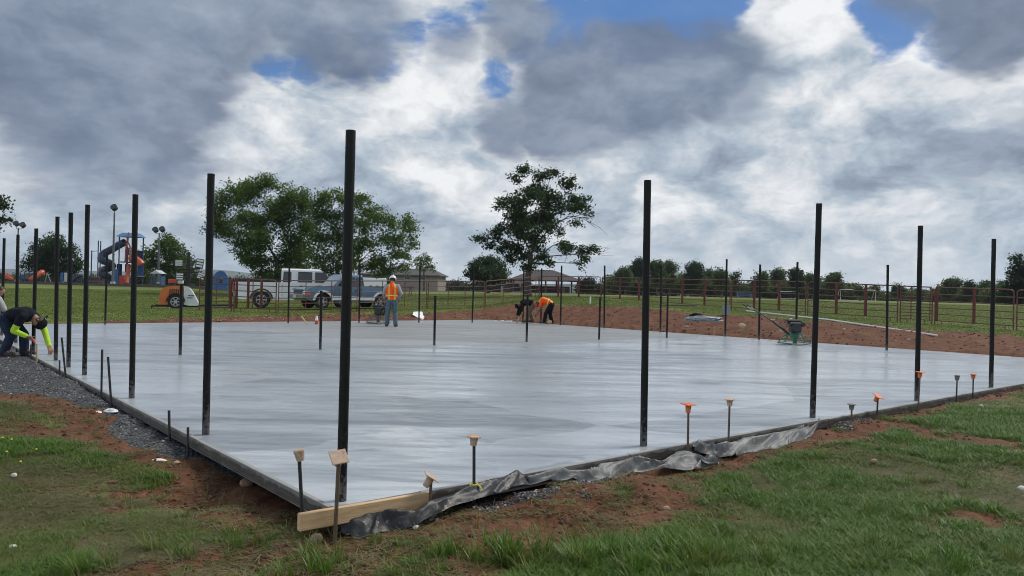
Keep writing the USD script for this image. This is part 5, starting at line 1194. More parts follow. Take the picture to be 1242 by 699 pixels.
# ------------------------------------------------------------------ the towed light tower
def light_tower():
    dist = 33.0; o = truck_at(213, 377, dist); sc = dist / FPX; L = lambda x, y, dy=0.0: D(x, y, dist + dy) - o
    p = thing('light_tower', 'orange and white towed light tower with four floodlights on the grass', 'light tower', o, .34)
    a, b = L(194.5, 370)[0], L(222, 346)[0]; zt, zb_ = L(210, 347)[2], L(210, 370)[2]; c = L(238.5, 369)[0]
    T90 = trimesh.transformations.rotation_matrix(math.pi / 2, [1, 0, 0])
    def shell(pts, w): m = extr(Polygon(pts).buffer(.05).buffer(-.05).buffer(-.02).buffer(.02), w, T90); m.apply_translation((0, w, 0)); return m
    part('canopy', shell([(a, zb_), (a + .02, zt - .30), (a + .16, zt - .08), (a + .45, zt), (b, zt + .01), (b, zb_ + .02)], .85), 'orange_paint', p, 25)
    part('end_cover', shell([(b + .02, zb_ + .02), (b + .02, zt + .01), (b + .18, zt - .02), (b + .34, zt - .22), (c - .02, zb_ + .12), (c, zb_ - .02), (b + .25, zb_ - .03)], .85), 'white_paint', p, 25)
    for k in range(5): part('vent', moved(rbox(.035, .03, .34, (0, 0, 0)), (a + .42 + .085 * k, -.008, zt - .30), 0, 0, .08), 'engine_black', p)
    for k in range(2): part('maker_mark', join(*[rbox(.045 if (j + k) % 3 else .03, .012, .05, (b + .20 + .055 * j - .02 * k, -.004, zb_ + .42 - .10 * k)) for j in range(5 - k)]), 'post_blue', p)
    part('frame', rbox(c - a + .3, .9, .10, ((a + c) / 2, .52, zb_ - .04)), 'engine_black', p)
    wx = L(213, 371)[0]
    for y in (.02, .86): wheel(p, wx, y if y > .5 else -.02, .31, .18, 'dull_alloy')
    part('mudguard', tm(m3.Manifold.revolve(m3.CrossSection([[(.35, -.11), (.38, -.11), (.38, .11), (.35, .11)]]), 24, 180).rotate((90, 0, 0)).translate((wx, -.02, .31))), 'engine_black', p)
    part('tow_bar', join(rod((c - .1, .5, zb_ - .02), (L(279, 366)[0], .5, zb_ + .02), .045, 8), rod((L(279, 366)[0], .5, zb_), (L(279, 366)[0], .5, .02), .03, 8)), 'engine_black', p)
    part('jack_leg', join(rod((a + .05, .1, zb_ - .03), (L(186, 369)[0], .1, zb_ - .06), .035, 8), rod((L(186.5, 369)[0], .1, zb_ - .03), (L(186.5, 369)[0], .1, .0), .03, 8)), 'engine_black', p)
    mx = L(232, 340, .5)[0]; mt = L(232, 314, .5)[2]
    part('mast', join(rbox(.16, .16, mt - zb_, (mx, .52, (mt + zb_) / 2), .01), rbox(.11, .11, .4, (mx, .52, mt + .1), .01)), 'engine_black', p)
    part('cross_arm', join(rod((L(221, 327, .45)[0], .45, L(221, 327, .45)[2]), (L(245, 326, .45)[0], .45, L(245, 326, .45)[2]), .035, 8), rod((L(222, 340, .45)[0], .45, L(222, 331, .45)[2]), (L(246, 330, .45)[0], .45, L(246, 330, .45)[2]), .03, 8)), 'engine_black', p)
    for (x, y, w, h, ry) in ((219.8, 319.6, 9.6, 8.4, 0), (220.8, 335.8, 9.2, 9.4, 0), (243.2, 319.8, 9.0, 12.0, .16), (244.6, 335.2, 9.6, 8.6, .35)):
        q = L(x, y, .3); W_, H_ = w * sc, h * sc
        hd = part('floodlight', moved(join(rbox(W_, .10, H_, (0, 0, 0), .02), rbox(W_ * .5, .12, H_ * .5, (0, .10, 0), .02)), (q[0], .30, q[2]), 0, -.15, ry), 'engine_black', p)
        for k in range(3): part('lamp_row', moved(rbox(W_ * .82, .02, H_ * .19, (0, -.055, (k - 1) * H_ * .29), .004), (q[0], .30, q[2]), 0, -.15, ry), 'lamp_lens', hd)
light_tower()

# ------------------------------------------------------------------ power trowels
def power_trowel(label, origin, rz, handle, paint='green_paint'):
    p = thing('power_trowel', label, 'power trowel', origin, rz)
    R_ = .46
    for z, r, rr in ((.05, R_, .013), (.16, R_ * .86, .010), (.27, R_ * .60, .010)):
        part('guard_ring', moved(trimesh.creation.torus(r, rr, 40, 8), (0, 0, z)), paint, p)
    for k in range(10):
        a = k * math.pi / 5; c, s = math.cos(a), math.sin(a)
        part('guard_strut', tube([(c * R_, s * R_, .05), (c * R_ * .86, s * R_ * .86, .16), (c * R_ * .60, s * R_ * .60, .27), (c * .14, s * .14, .34)], .009, 6), paint, p)
    for k in range(4):
        a = k * math.pi / 2 + .3; part('trowel_blade', moved(rbox(.33, .14, .008, (.25, 0, 0), .003), (0, 0, .014), a, .08), 'grey_galvanised', p)
    part('gearbox', join(cyl(.12, .16, (0, 0, .27), n=16, r2=.09), cyl(.05, .2, (0, 0, .15), n=12)), paint, p)
    e = part('engine', join(rbox(.30, .30, .22, (.01, 0, .46), .03), rbox(.34, .36, .10, (-.02, 0, .60), .03)), 'engine_black', p)
    part('fuel_tank', rbox(.40, .24, .09, (-.04, .02, .685), .03), 'engine_black', e); part('air_filter', rbox(.12, .16, .15, (.20, -.05, .60), .03), 'dark_plastic', e)
    part('recoil_cover', cyl(.12, .06, (0, -.19, .50), 'y', 20), 'dark_plastic', e); part('muffler', cyl(.055, .20, (.16, .12, .58), 'x', 14), 'grey_galvanised', e)
    part('fuel_cap', cyl(.03, .03, (-.10, .02, .745), n=14), 'white_plastic', e)
    h = np.array(handle, float); n = len(h)
    hn = part('handle', tube(h[:2], .032, 10), 'engine_black', p); part('handle_upper', tube(h[1:], .017, 8), 'engine_black', p)
    d = h[-1] - h[-2]; d /= np.linalg.norm(d); sd_ = np.cross(d, [0, 0, 1.0]); sd_ /= np.linalg.norm(sd_)
    part('handle_bar', tube([h[-1] + sd_ * .25 + d * .12, h[-1] + sd_ * .2, h[-1], h[-1] - sd_ * .2, h[-1] - sd_ * .25 + d * .12], .013, 8), 'grey_galvanised', p)
    for s in (-1, 1): part('grip', tube([h[-1] + s * sd_ * .25 + d * .12, h[-1] + s * sd_ * .27 + d * .26], .02, 8), 'dark_plastic', p)
    mid = h[1] * .6 + h[-1] * .4
    part('throttle_lever', tube([mid, mid + np.array([.05, 0, .13]), mid + np.array([.10, 0, .20])], .008, 6), 'grey_galvanised', p)
    part('pitch_wheel', moved(trimesh.creation.torus(.055, .012, 18, 6), h[1] + np.array([0, 0, .04])), 'light_grey_paint', p)
    return p
tq = G(963.5, 418.3); pw = 21.4 / FPX
power_trowel('green ringed power trowel with black engine parked by the far edge', (tq[0], tq[1], .002), -.10, [(-.16, 0, .30), (-.62, .02, .66), (-1.18, .03, .99)])

# ------------------------------------------------------------------ people
def chain_union(chains, refine=.022, it=8):
    parts_ = []
    for ch in chains:
        for (a, ra), (b, rb2) in zip(ch[:-1], ch[1:]):
            n = 14 if max(ra, rb2) > .03 else 8
            parts_.append(m3.Manifold.batch_hull([m3.Manifold.sphere(ra, n).translate(tuple(map(float, a))), m3.Manifold.sphere(rb2, n).translate(tuple(map(float, b)))]))
    m = m3.Manifold.batch_boolean(parts_, m3.OpType.Add).refine_to_length(refine)
    t = tm(m); t = trimesh.Trimesh(t.vertices, t.faces)
    trimesh.smoothing.filter_taubin(t, lamb=.5, nu=.53, iterations=it); return t
def as_manifold(t): return m3.Manifold(m3.Mesh(np.asarray(t.vertices, np.float32), np.asarray(t.faces, np.uint32)))
def nrm(v): v = np.asarray(v, float); return v / (np.linalg.norm(v) + 1e-12)
def person(label, loc_, rz, J, dress, group=None, size=1.0):
    """J: joints in metres, the person facing +y before turning; dress: what each garment is made of."""
    p = thing('person', label, 'person', loc_, rz, group)
    J = {k: np.array(v, float) * (1 if k == 'face' else size) for k, v in J.items()}
    LAT = nrm(J['sh_l'] - J['sh_r'])
    f = nrm(J['face']); up = nrm(J['head'] - J['neck']); sd_ = nrm(np.cross(f, up)); f = nrm(np.cross(up, sd_))
    H = J['head']
    ch = [[(J['pelvis'], .125), (J['waist'], .115), (J['chest'], .135), (J['neck'], .058), (H - up * .03, .062)],
          [(J['pelvis'] + .06 * nrm(J['hip_l'] - J['hip_r']), .10), (J['waist'], .11)], [(J['pelvis'] - .06 * nrm(J['hip_l'] - J['hip_r']), .10), (J['waist'], .11)],
          [(H + up * .02, .092), (H + up * .035 + f * .02, .090)], [(H - up * .02 + f * .02, .075), (H - up * .085 + f * .055, .038)], [(H - up * .005 + f * .085, .016), (H - up * .03 + f * .104, .015)],
          [(H + up * .03 + f * .075 + sd_ * .03, .02), (H + up * .03 + f * .075 - sd_ * .03, .02)], [(H - up * .06 + f * .078 - sd_ * .018, .012), (H - up * .06 + f * .078 + sd_ * .018, .012)],
          [(H + sd_ * .088, .014), (H + sd_ * .09 - up * .03, .012)], [(H - sd_ * .088, .014), (H - sd_ * .09 - up * .03, .012)]]
    arm, leg, hand = [], [], []
    for s in 'lr':
        arm.append([(J['sh_' + s], .068), (J['el_' + s], .044), (J['wr_' + s], .030)])
        ch.append([(J['chest'], .10), (J['sh_' + s], .066)])
        leg.append([(J['hip_' + s], .098), (J['kn_' + s], .066), (J['an_' + s], .045)])
        d = nrm(J['wr_' + s] - J['el_' + s]); a = nrm(np.cross(d, J.get('palm_' + s, np.array([0, 0, 1.0])))); b = np.cross(a, d); w = J['wr_' + s]
        sg = 1 if s == 'l' else -1
        for k, ln in enumerate((.075, .085, .080, .062)):
            r0 = w + d * .085 + a * (k - 1.5) * .021; r1 = r0 + d * ln * .5 - b * .012; r2 = r1 + d * ln * .3 - b * .03
            hand.append([(w + a * (k - 1.5) * .012, .019), (r0, .0135)]); hand.append([(r0, .0105), (r1, .0095), (r2, .0085)])
        th0 = w + d * .03 + a * sg * -.03; hand.append([(w, .02), (th0, .014), (th0 + d * .045 + a * sg * -.028 - b * .01, .011), (th0 + d * .075 + a * sg * -.03 - b * .025, .009)])
        t = J['toe_' + s]; ch.append([(J['an_' + s], .045), (J['an_' + s] * .5 + t * .5 + np.array([0, 0, .015]), .042), (t, .035)])
    part('body', chain_union(ch + arm + leg + hand), dress['skin'], p, True)
    g = lambda c, e: [[(q, r + e) for q, r in x] for x in c]
    tr = g(leg, .016)
    for x in tr: x[-1] = (x[-1][0] + np.array([0, 0, .01]), x[-1][1] + .018)
    part('trousers', chain_union(tr + [[(J['pelvis'], .145), (J['waist'] * .6 + J['pelvis'] * .4, .135)]] + [[(J['pelvis'], .13), (J['hip_' + s], .118)] for s in 'lr'], .03, 6), dress['trousers'], p, True)
    torso = [[(J['pelvis'] * .6 + J['waist'] * .4, .142), (J['waist'], .132), (J['chest'], .150), (J['neck'] * .75 + J['chest'] * .25, .085)]] + [[(J['chest'], .120), (J['sh_' + s], .083)] for s in 'lr'] + [[(J['waist'] + sx * .075 * LAT, .112), (J['chest'] + sx * .10 * LAT, .122), (J['chest'] * .6 + J['sh_l'] * .2 + J['sh_r'] * .2 + sx * .10 * LAT, .085)] for sx in (-1, 1)] + [[(J['waist'], .12), (J['waist'] + .05 * nrm(J['hip_' + s] - J['pelvis']), .11)] for s in 'lr']
    sl = dress.get('sleeve', 1.0); sleeves = []
    for x in g(arm, .014):
        if sl >= 1: sleeves.append([x[0], x[1], (x[2][0] * .92 + x[1][0] * .08, x[2][1] + .004)])
        else: sleeves.append([x[0], (x[0][0] * (1 - sl) + x[1][0] * sl, x[1][1] + .012)])
    if dress.get('sleeve_mat'):
        part('shirt', chain_union(torso + [[x[0], (x[0][0] * .55 + x[1][0] * .45, x[0][1] - .004)] for x in sleeves], .03, 6), dress['shirt'], p, True)
        part('sleeve', chain_union([[(x[0][0], x[0][1] - .006)] + [(q, r - .003) for q, r in x[1:]] for x in sleeves[:1]], .03, 5), dress['sleeve_mat'], p, True)
        part('sleeve', chain_union([[(x[0][0], x[0][1] - .006)] + [(q, r - .003) for q, r in x[1:]] for x in sleeves[1:]], .03, 5), dress['sleeve_mat'], p, True)
    else: part('shirt', chain_union(torso + sleeves, .03, 6), dress['shirt'], p, True)
    if dress.get('vest'):
        vest = chain_union([[(q, r + .016) for q, r in x] for x in torso[:1]] + [[(J['chest'], .138), (J['chest'] * .35 + J['sh_' + s] * .65, .092)] for s in 'lr'] + [[(q, r + .014) for q, r in x] for x in torso[3:]], .025, 6)
        v = part('vest', vest, dress['vest'], p, True)
        mv = as_manifold(vest.copy()); c0 = vest.vertices.mean(0)
        big = as_manifold(trimesh.Trimesh(vest.vertices + vest.vertex_normals * .008, vest.faces))
        ax = nrm(J['chest'] - J['waist']); lat = nrm(J['sh_l'] - J['sh_r']); fw = np.cross(lat, ax)
        B = np.eye(4); B[:3, 0] = lat; B[:3, 1] = fw; B[:3, 2] = ax
        def bandbox(c, size):
            b = trimesh.creation.box(size); b.apply_transform(B); b.apply_translation(c); return as_manifold(b)
        bands = [bandbox(J['waist'] + ax * .01, (1, 1, .04))] + [bandbox(J['chest'] * .6 + J['waist'] * .4 + lat * s * .105, (.032, 1, .75)) for s in (-1, 1)]
        for b in bands:
            q = (big ^ b) - mv
            if q.num_tri() > 0: part('reflective_band', tm(q), 'vest_stripe', v)
    hat = dress.get('hat')
    T_ = np.eye(4); T_[:3, 0] = sd_; T_[:3, 1] = f; T_[:3, 2] = up; T_[:3, 3] = H + up * .045 + f * .012
    if hat == 'hard':
        d = trimesh.creation.icosphere(3, .125); d.vertices = d.vertices * [.98, 1.10, .98]; d = trimesh.Trimesh(d.vertices, d.faces).slice_plane([0, 0, 0], [0, 0, 1], cap=True)
        m = join(d, moved(cyl(.140, .012, n=32), (0, .012, 0)), hull([(-.085, .09, -.006), (.085, .09, -.006), (-.06, .195, -.022), (.06, .195, -.022), (-.085, .09, .006), (.085, .09, .006), (-.06, .19, -.012), (.06, .19, -.012)]), rbox(.03, .22, .03, (0, 0, .118), .012))
        m.apply_transform(T_); part('hard_hat', m, 'hat_white', p, 35)
    elif hat == 'cap':
        d = trimesh.creation.icosphere(3, .108); d.vertices = d.vertices * [.95, 1.06, 1.0]; d = d.slice_plane([0, 0, -.01], [0, 0, 1], cap=True)
        b = hull([(-.075, -.08, -.01), (.075, -.08, -.01), (-.05, -.185, -.035), (.05, -.185, -.035), (-.075, -.08, .0), (.075, -.08, .0), (-.05, -.18, -.027), (.05, -.18, -.027)])
        if dress.get('cap_forward', True): b = moved(b, (0, 0, 0), math.pi)
        m = join(d, b); m.apply_transform(T_); c = part('cap', m, dress.get('cap_mat', 'dark_cloth'), p, 35)
        if dress.get('cap_band'):
            q = rbox(.12, .012, .02, (0, -.112, .0), .004); q.apply_transform(T_); part('cap_strap', q, 'white_cloth', c)
    hr = trimesh.creation.icosphere(3, .103); hr.vertices = hr.vertices * [.96, 1.0, 1.02]
    hr = trimesh.Trimesh(hr.vertices, hr.faces).slice_plane([0, .035, 0], [0, -1, .35], cap=True); hr.vertices[:, 2] -= .022
    hr.apply_transform(T_); part('hair', hr, 'hair_dark', p, True)
    for s in (-1, 1):
        e = trimesh.creation.icosphere(2, .011); e.apply_translation(H + f * .086 + up * .012 + sd_ * s * .033); part('eye', e, 'hair_dark', p, True)
    for s in 'lr':
        t, a = J['toe_' + s], J['an_' + s]; hd = nrm((t - a) * [1, 1, 0])
        bt_ = chain_union([[(a + [0, 0, .03], .062), (a - hd * .03 - [0, 0, .035], .052)], [(a - hd * .03 - [0, 0, .035], .05), (t + [0, 0, .004], .045), (t + hd * .02, .042)], [(a, .06), (t * .5 + a * .5, .05)]], .025, 4)
        sole = bt_.vertices[:, 2] < J['sole_' + s][2] if 'sole_' + s in J else bt_.vertices[:, 2] < min(t[2], a[2]) - .035
        bt_.vertices[sole, 2] = np.maximum(bt_.vertices[sole, 2], min(t[2], a[2]) - .045)
        part('boot', bt_, dress['boots'], p, True)
    return p
# the worker in the white hard hat, back to us, steering a power trowel
wq = G(474.5, 396.2)
person('worker from behind in orange vest, jeans and white hard hat, steering a power trowel', (wq[0], wq[1], .0), .16,
       dict(pelvis=(0, 0, .93), waist=(0, .02, 1.08), chest=(0, .06, 1.36), neck=(.0, .09, 1.54), head=(.015, .13, 1.675), face=(0, 1, -.35), hip_l=(-.10, 0, .90), hip_r=(.10, 0, .90), kn_l=(-.14, .05, .49), kn_r=(.12, .03, .49), an_l=(-.16, .02, .085), an_r=(.15, -.08, .085), toe_l=(-.18, .16, .045), toe_r=(.19, .06, .045),
            sh_l=(-.20, .05, 1.44), sh_r=(.20, .05, 1.44), el_l=(-.29, .14, 1.17), el_r=(.33, .04, 1.18), wr_l=(-.27, .38, 1.02), wr_r=(.27, .26, .98)),
       dict(skin='skin', trousers='denim_blue', shirt='shirt_grey', vest='vest_orange', hat='hard', boots='boot', sleeve=1.0))
tr2 = G(458.5, 393.0)
hand_w = np.array([wq[0], wq[1], 0]) + np.array([.27 * -1, .38, 1.0])
power_trowel('power trowel with bare steel handles in front of the hard hat worker', (tr2[0], tr2[1] + .05, .002), 0.0, [(.16, 0, .30), (.36, -.1, .70), (wq[0] - tr2[0] + .02, wq[1] - tr2[1] + .24, 1.0)], 'trowel_grey')
# the worker bending over the left-hand form
lq = G(20, 432, -.03); sc3 = lq[1] / FPX
person('worker bending over the left form in dark shirt, lime sleeves, jeans and black cap', (lq[0], lq[1], Z(lq[0], lq[1])), -math.pi / 2,
       dict(pelvis=(0, -.20, .76), waist=(0, -.05, .85), chest=(0, .17, .86), neck=(0, .33, .82), head=(-.02, .435, .72), face=(.1, .45, -1), hip_l=(-.10, -.20, .73), hip_r=(.10, -.20, .73), kn_l=(-.13, .06, .44), kn_r=(.13, -.04, .42), an_l=(-.15, .06, .09), an_r=(.15, -.16, .09), toe_l=(-.15, .25, .045), toe_r=(.17, .02, .045),
            sh_l=(-.19, .24, .80), sh_r=(.19, .22, .82), el_l=(-.20, .44, .53), el_r=(.24, .08, .53), wr_l=(-.14, .58, .20), wr_r=(.17, .32, .42)),
       dict(skin='skin_tan', trousers='denim_dark', shirt='shirt_navy', sleeve_mat='hi_vis_yellow', hat='cap', cap_forward=False, cap_band=True, boots='boot', sleeve=1.0), size=.90)
oq = D(39.0, 411.5, lq[1] - .17)
ot = thing('hand_tool', 'small orange handled tool held by the bending worker', 'hand tool', oq, 0)
part('handle', tube([(-.05, 0, .01), (.03, 0, -.02), (.05, 0, -.06)], [.024, .026, .02], 8), 'slide_orange', ot); part('tool_head', rbox(.09, .04, .04, (-.08, 0, .01), .01), 'engine_black', ot); part('blade', rbox(.12, .05, .006, (-.02, -.01, .05), .002), 'grey_galvanised', ot)
# the man mostly hidden at the left edge
q2 = G(-23, 413, -.01)
person('man crouching at the left picture edge, mostly hidden, dark hair and pale shirt', (q2[0], q2[1], Z(q2[0], q2[1])), -math.pi / 2,
       dict(pelvis=(0, -.10, .62), waist=(0, .02, .74), chest=(0, .20, .88), neck=(0, .30, 1.02), head=(0, .38, 1.13), face=(0, 1, -.7), hip_l=(-.10, -.10, .60), hip_r=(.10, -.10, .60), kn_l=(-.14, .20, .45), kn_r=(.14, .14, .40), an_l=(-.14, .0, .09), an_r=(.14, -.2, .09), toe_l=(-.15, .2, .045), toe_r=(.16, 0, .045),
            sh_l=(-.19, .24, .93), sh_r=(.19, .24, .93), el_l=(-.22, .38, .66), el_r=(.22, .36, .64), wr_l=(-.14, .56, .48), wr_r=(.12, .54, .46)),
       dict(skin='skin', trousers='denim_dark', shirt='shirt_grey', boots='boot', sleeve=.8))
# two workers bending at the far corner
q3 = G(642, 392.0)
person('dark clad worker in khaki trousers bending at the far corner by the oak', (q3[0], q3[1], .02), math.pi / 2 + .3,
       dict(pelvis=(0, -.14, .80), waist=(0, .0, .87), chest=(0, .26, .86), neck=(0, .42, .82), head=(0, .53, .74), face=(0, .45, -1), hip_l=(-.10, -.14, .77), hip_r=(.10, -.14, .77), kn_l=(-.16, .08, .44), kn_r=(.14, -.06, .43), an_l=(-.20, .18, .09), an_r=(.16, -.20, .09), toe_l=(-.21, .36, .045), toe_r=(.17, -.02, .045),
            sh_l=(-.19, .33, .83), sh_r=(.19, .33, .83), el_l=(-.20, .44, .55), el_r=(.22, .42, .55), wr_l=(-.12, .50, .30), wr_r=(.12, .52, .30)),
       dict(skin='skin_tan', trousers='khaki_cloth', shirt='dark_cloth', hat='cap', boots='boot', sleeve=1.0))
q4 = G(663.5, 393.2)
person('worker in orange vest and dark trousers bending left at the far corner', (q4[0], q4[1], .02), math.pi / 2 - .15,
       dict(pelvis=(0, -.16, .80), waist=(0, -.04, .90), chest=(0, .18, .96), neck=(0, .32, .92), head=(0, .42, .83), face=(0, .5, -1), hip_l=(-.10, -.16, .77), hip_r=(.10, -.16, .77), kn_l=(-.14, .04, .44), kn_r=(.14, -.10, .43), an_l=(-.16, .10, .09), an_r=(.16, -.18, .09), toe_l=(-.17, .28, .045), toe_r=(.17, 0, .045),
            sh_l=(-.19, .24, .90), sh_r=(.19, .24, .90), el_l=(-.21, .32, .62), el_r=(.22, .30, .62), wr_l=(-.10, .44, .42), wr_r=(.10, .45, .42)),
       dict(skin='skin_tan', trousers='dark_cloth', shirt='vest_orange', vest='vest_orange', hat='cap', cap_mat='slide_red', boots='boot', sleeve=.5))

# ------------------------------------------------------------------ things lying about the slab
a, b = G(905, 389.5, .28), G(1137, 409.5, .22)
for q in (a, b): q[2] = Z(q[0], q[1]) + .05
solo('plastic_pipe', tube([a, a * .5 + b * .5 + np.array([0, 0, max(Z(*(a * .5 + b * .5)[:2]) + .05 - (a[2] + b[2]) / 2, 0)]), b], .030, 10), 'pvc_white', 'long white plastic pipe lying on the red soil bank', 'pipe')
def lump(name, label, cat, x, y, z, size, m, seed, sub=4):
    q = G(x, y, z); z0 = Z(q[0], q[1]); q = G(x, y, z0)
    t = trimesh.creation.icosphere(sub, 1.0); v = t.vertices
    v = v * (.62 + .75 * meshkit.fbm(v * 1.7 + seed, 4, seed))[:, None] * np.array(size); v[:, 2] = np.maximum(v[:, 2], -.05)
    t.vertices = v + np.array([q[0], q[1], z0 + .02]); return solo(name, t, m, label, cat, None, 35)
lump('tarp', 'crumpled grey tarp heap on the soil bank', 'tarp', 853, 388.5, .3, (.55, .3, .10), 'tarp_grey', 3)
lump('tarp', 'dark bundle on top of the grey tarp heap', 'tarp', 844, 384.5, .4, (.2, .15, .10), 'dark_cloth', 5)
e0, e1 = G(800, 381.3, .4), G(845, 380.8, .4)
for q in (e0, e1): q[2] = Z(q[0], q[1]) + .05
solo('steel_bar', rod(e0, e1, .028), 'black_stake', 'dark bar lying on the bank left of the grey tarp heap', 'bar')
def bucket(x, y, dist, label):
    q = D(x, y, dist); z = Z(q[0], q[1]); p = thing('bucket', label, 'bucket', (q[0], q[1], z + .0))
    o = m3.Manifold.cylinder(.37, .13, .155, 24); p_ = part('pail', tm(o - m3.Manifold.cylinder(.37, .12, .145, 24).translate((0, 0, .012))), 'bucket_grey', p, 30)
    part('rim', moved(trimesh.creation.torus(.155, .009, 28, 6), (0, 0, .365)), 'bucket_grey', p)
    part('bail', tube([(.155 * math.cos(t), .05 + .03 * math.sin(t), .33 + .02 - .16 * math.sin(t)) for t in np.linspace(0, math.pi, 9)], .005, 5), 'grey_galvanised', p)
bucket(880.5, 384, 30.4, 'blue grey bucket standing behind a far edge post')
q = D(716, 370, 40.5); q[2] = Z(q[0], q[1]); hh = (370 - 361) * 40.5 / FPX
solo('marker_stake', moved(rbox(.07, .04, hh + .1, (0, 0, hh / 2 - .05), .004), q), 'white_plastic', 'short white marker stake on the grass near the pavilion', 'stake')
q = G(384, 391.5, .06); q[2] = Z(q[0], q[1]); p = thing('marker_cone', 'little white and orange marker on the soil behind the slab', 'marker', q)
part('white_top', cyl(.06, .16, (0, 0, .36), n=14, r2=.03), 'white_plastic', p); part('orange_base', cyl(.09, .28, (0, 0, .14), n=14, r2=.06), 'slide_orange', p)
a, b = G(372.5, 393, .02), D(366, 384.5, G(372.5, 393, .02)[1] + .3)
solo('wood_stick', tube([a, b], .028, 6), 'wood_stake', 'pale stick leaning on the soil before the blue pickup', 'stick')
a = G(626.5, 391.8, .01); b = D(633.5, 379, a[1] + .1); c_ = solo('screed_board', tube([a, b], .035, 6), 'wood_stake', 'pale timber held slanting by the dark clad bending worker', 'timber')
def paper(label, cols, seed, m='white_cloth', name='plastic_scrap'):
    P_ = np.array([[D(x, y, d) for (x, y, d) in row] for row in cols])      # rows of points, refined into a creased sheet
    n = 14; rr = np.linspace(0, len(P_) - 1, n); cc = np.linspace(0, P_.shape[1] - 1, n)
    A = np.stack([[np.interp(rr, np.arange(len(P_)), P_[:, j, k]) for j in range(P_.shape[1])] for k in range(3)], -1)
    A = np.stack([[np.interp(cc, np.arange(P_.shape[1]), A[:, i, k]) for i in range(n)] for k in range(3)], -1)
    x, y = np.meshgrid(np.arange(n), np.arange(n), indexing='ij'); A[:, :, 1] += (meshkit.fbm(np.stack([x * .35, y * .35, 0 * x + seed], -1), 3, seed) - .5) * .22
    i, j = np.meshgrid(np.arange(n - 1), np.arange(n - 1), indexing='ij'); f = np.stack([i * n + j, i * n + j + 1, (i + 1) * n + j + 1, (i + 1) * n + j], -1).reshape(-1, 4)
    v = A.reshape(-1, 3); f3 = np.vstack([f[:, [0, 1, 2]], f[:, [0, 2, 3]]]); v2 = v + np.array([0, .012, .004])
    solo(name, trimesh.Trimesh(np.vstack([v, v2]), np.vstack([f3, f3[:, ::-1] + len(v)]), process=False), m, label, 'sheet', None, 30)
paper('white plastic scrap draped over the soil right of the hard hat worker', [[(501.5, 378.5, 34.6), (508, 378, 34.8), (512, 378.5, 34.9)], [(500.5, 382, 34.2), (507, 383, 34.3), (513.5, 383, 34.4)], [(508, 386, 33.8), (512, 386, 33.8), (516.5, 387.5, 33.9)], [(510, 391, 33.2), (514, 391.2, 33.2), (519.5, 389.8, 33.3)]], 4)
paper('white plastic strip lying along the back slab edge by the dark clad worker', [[(598, 388.6, 35.2), (612, 388.0, 35.4), (626, 388.3, 35.4)], [(597, 391.2, 34.2), (612, 390.8, 34.3), (628, 390.8, 34.3)]], 8)
crumple(666.5, 391.8, (.10, .07, .07), 'cream coloured bag at the feet of the orange vest worker', 21, 'wood_stake', 'small_bag', 'bag', .03, .8)
lump('spill', 'pale lump of white scrap beside the dark clad worker', 'litter', 646.8, 388.0, .1, (.09, .07, .09), 'white_cloth', 12, 3)
for k, (x, y, r) in enumerate(((1104 - 2, 413, .06), (900, 396, .10), (833, 397, .07), (826, 402.5, .06), (948, 402, .08), (1024, 400, .05))):
    q = G(x, y, .15); z = Z(q[0], q[1]); q = G(x, y, z); m = rock(r, 70 + k, .6); m.apply_translation((q[0], q[1], z + r * .25))
    solo('rock', m, 'pale_stone', f'pale stone on the red bank beyond the slab, {ORD[k]} of six from the left' if False else ['pale stone on the bank below the white pipe end', 'pale stone on the bank left of the parked trowel handle', 'pale stone on the bank under the grey tarp', 'pale stone at the slab edge under the grey tarp', 'pale stone on the bank just left of the parked trowel engine', 'pale stone on the bank right of the third near post'][k], 'rock', None, 40)
for k, (x, yt, yb_) in enumerate(((866, 396, 403), (725, 363, 369), (738, 362, 371))):
    q = G(x, yb_, .12); z = Z(q[0], q[1]); t = D(x + .5, yt, q[1])
    solo('thin_stake', tube([(q[0], q[1], z - .05), t], .014, 6), 'wood_stake' if k < 1 else 'rust_tube', ['thin wooden stake on the bank near the bucket', 'stubby brown stake in the grass left of the fence gap', 'stubby brown stake in the grass right of the fence gap'][k], 'stake')

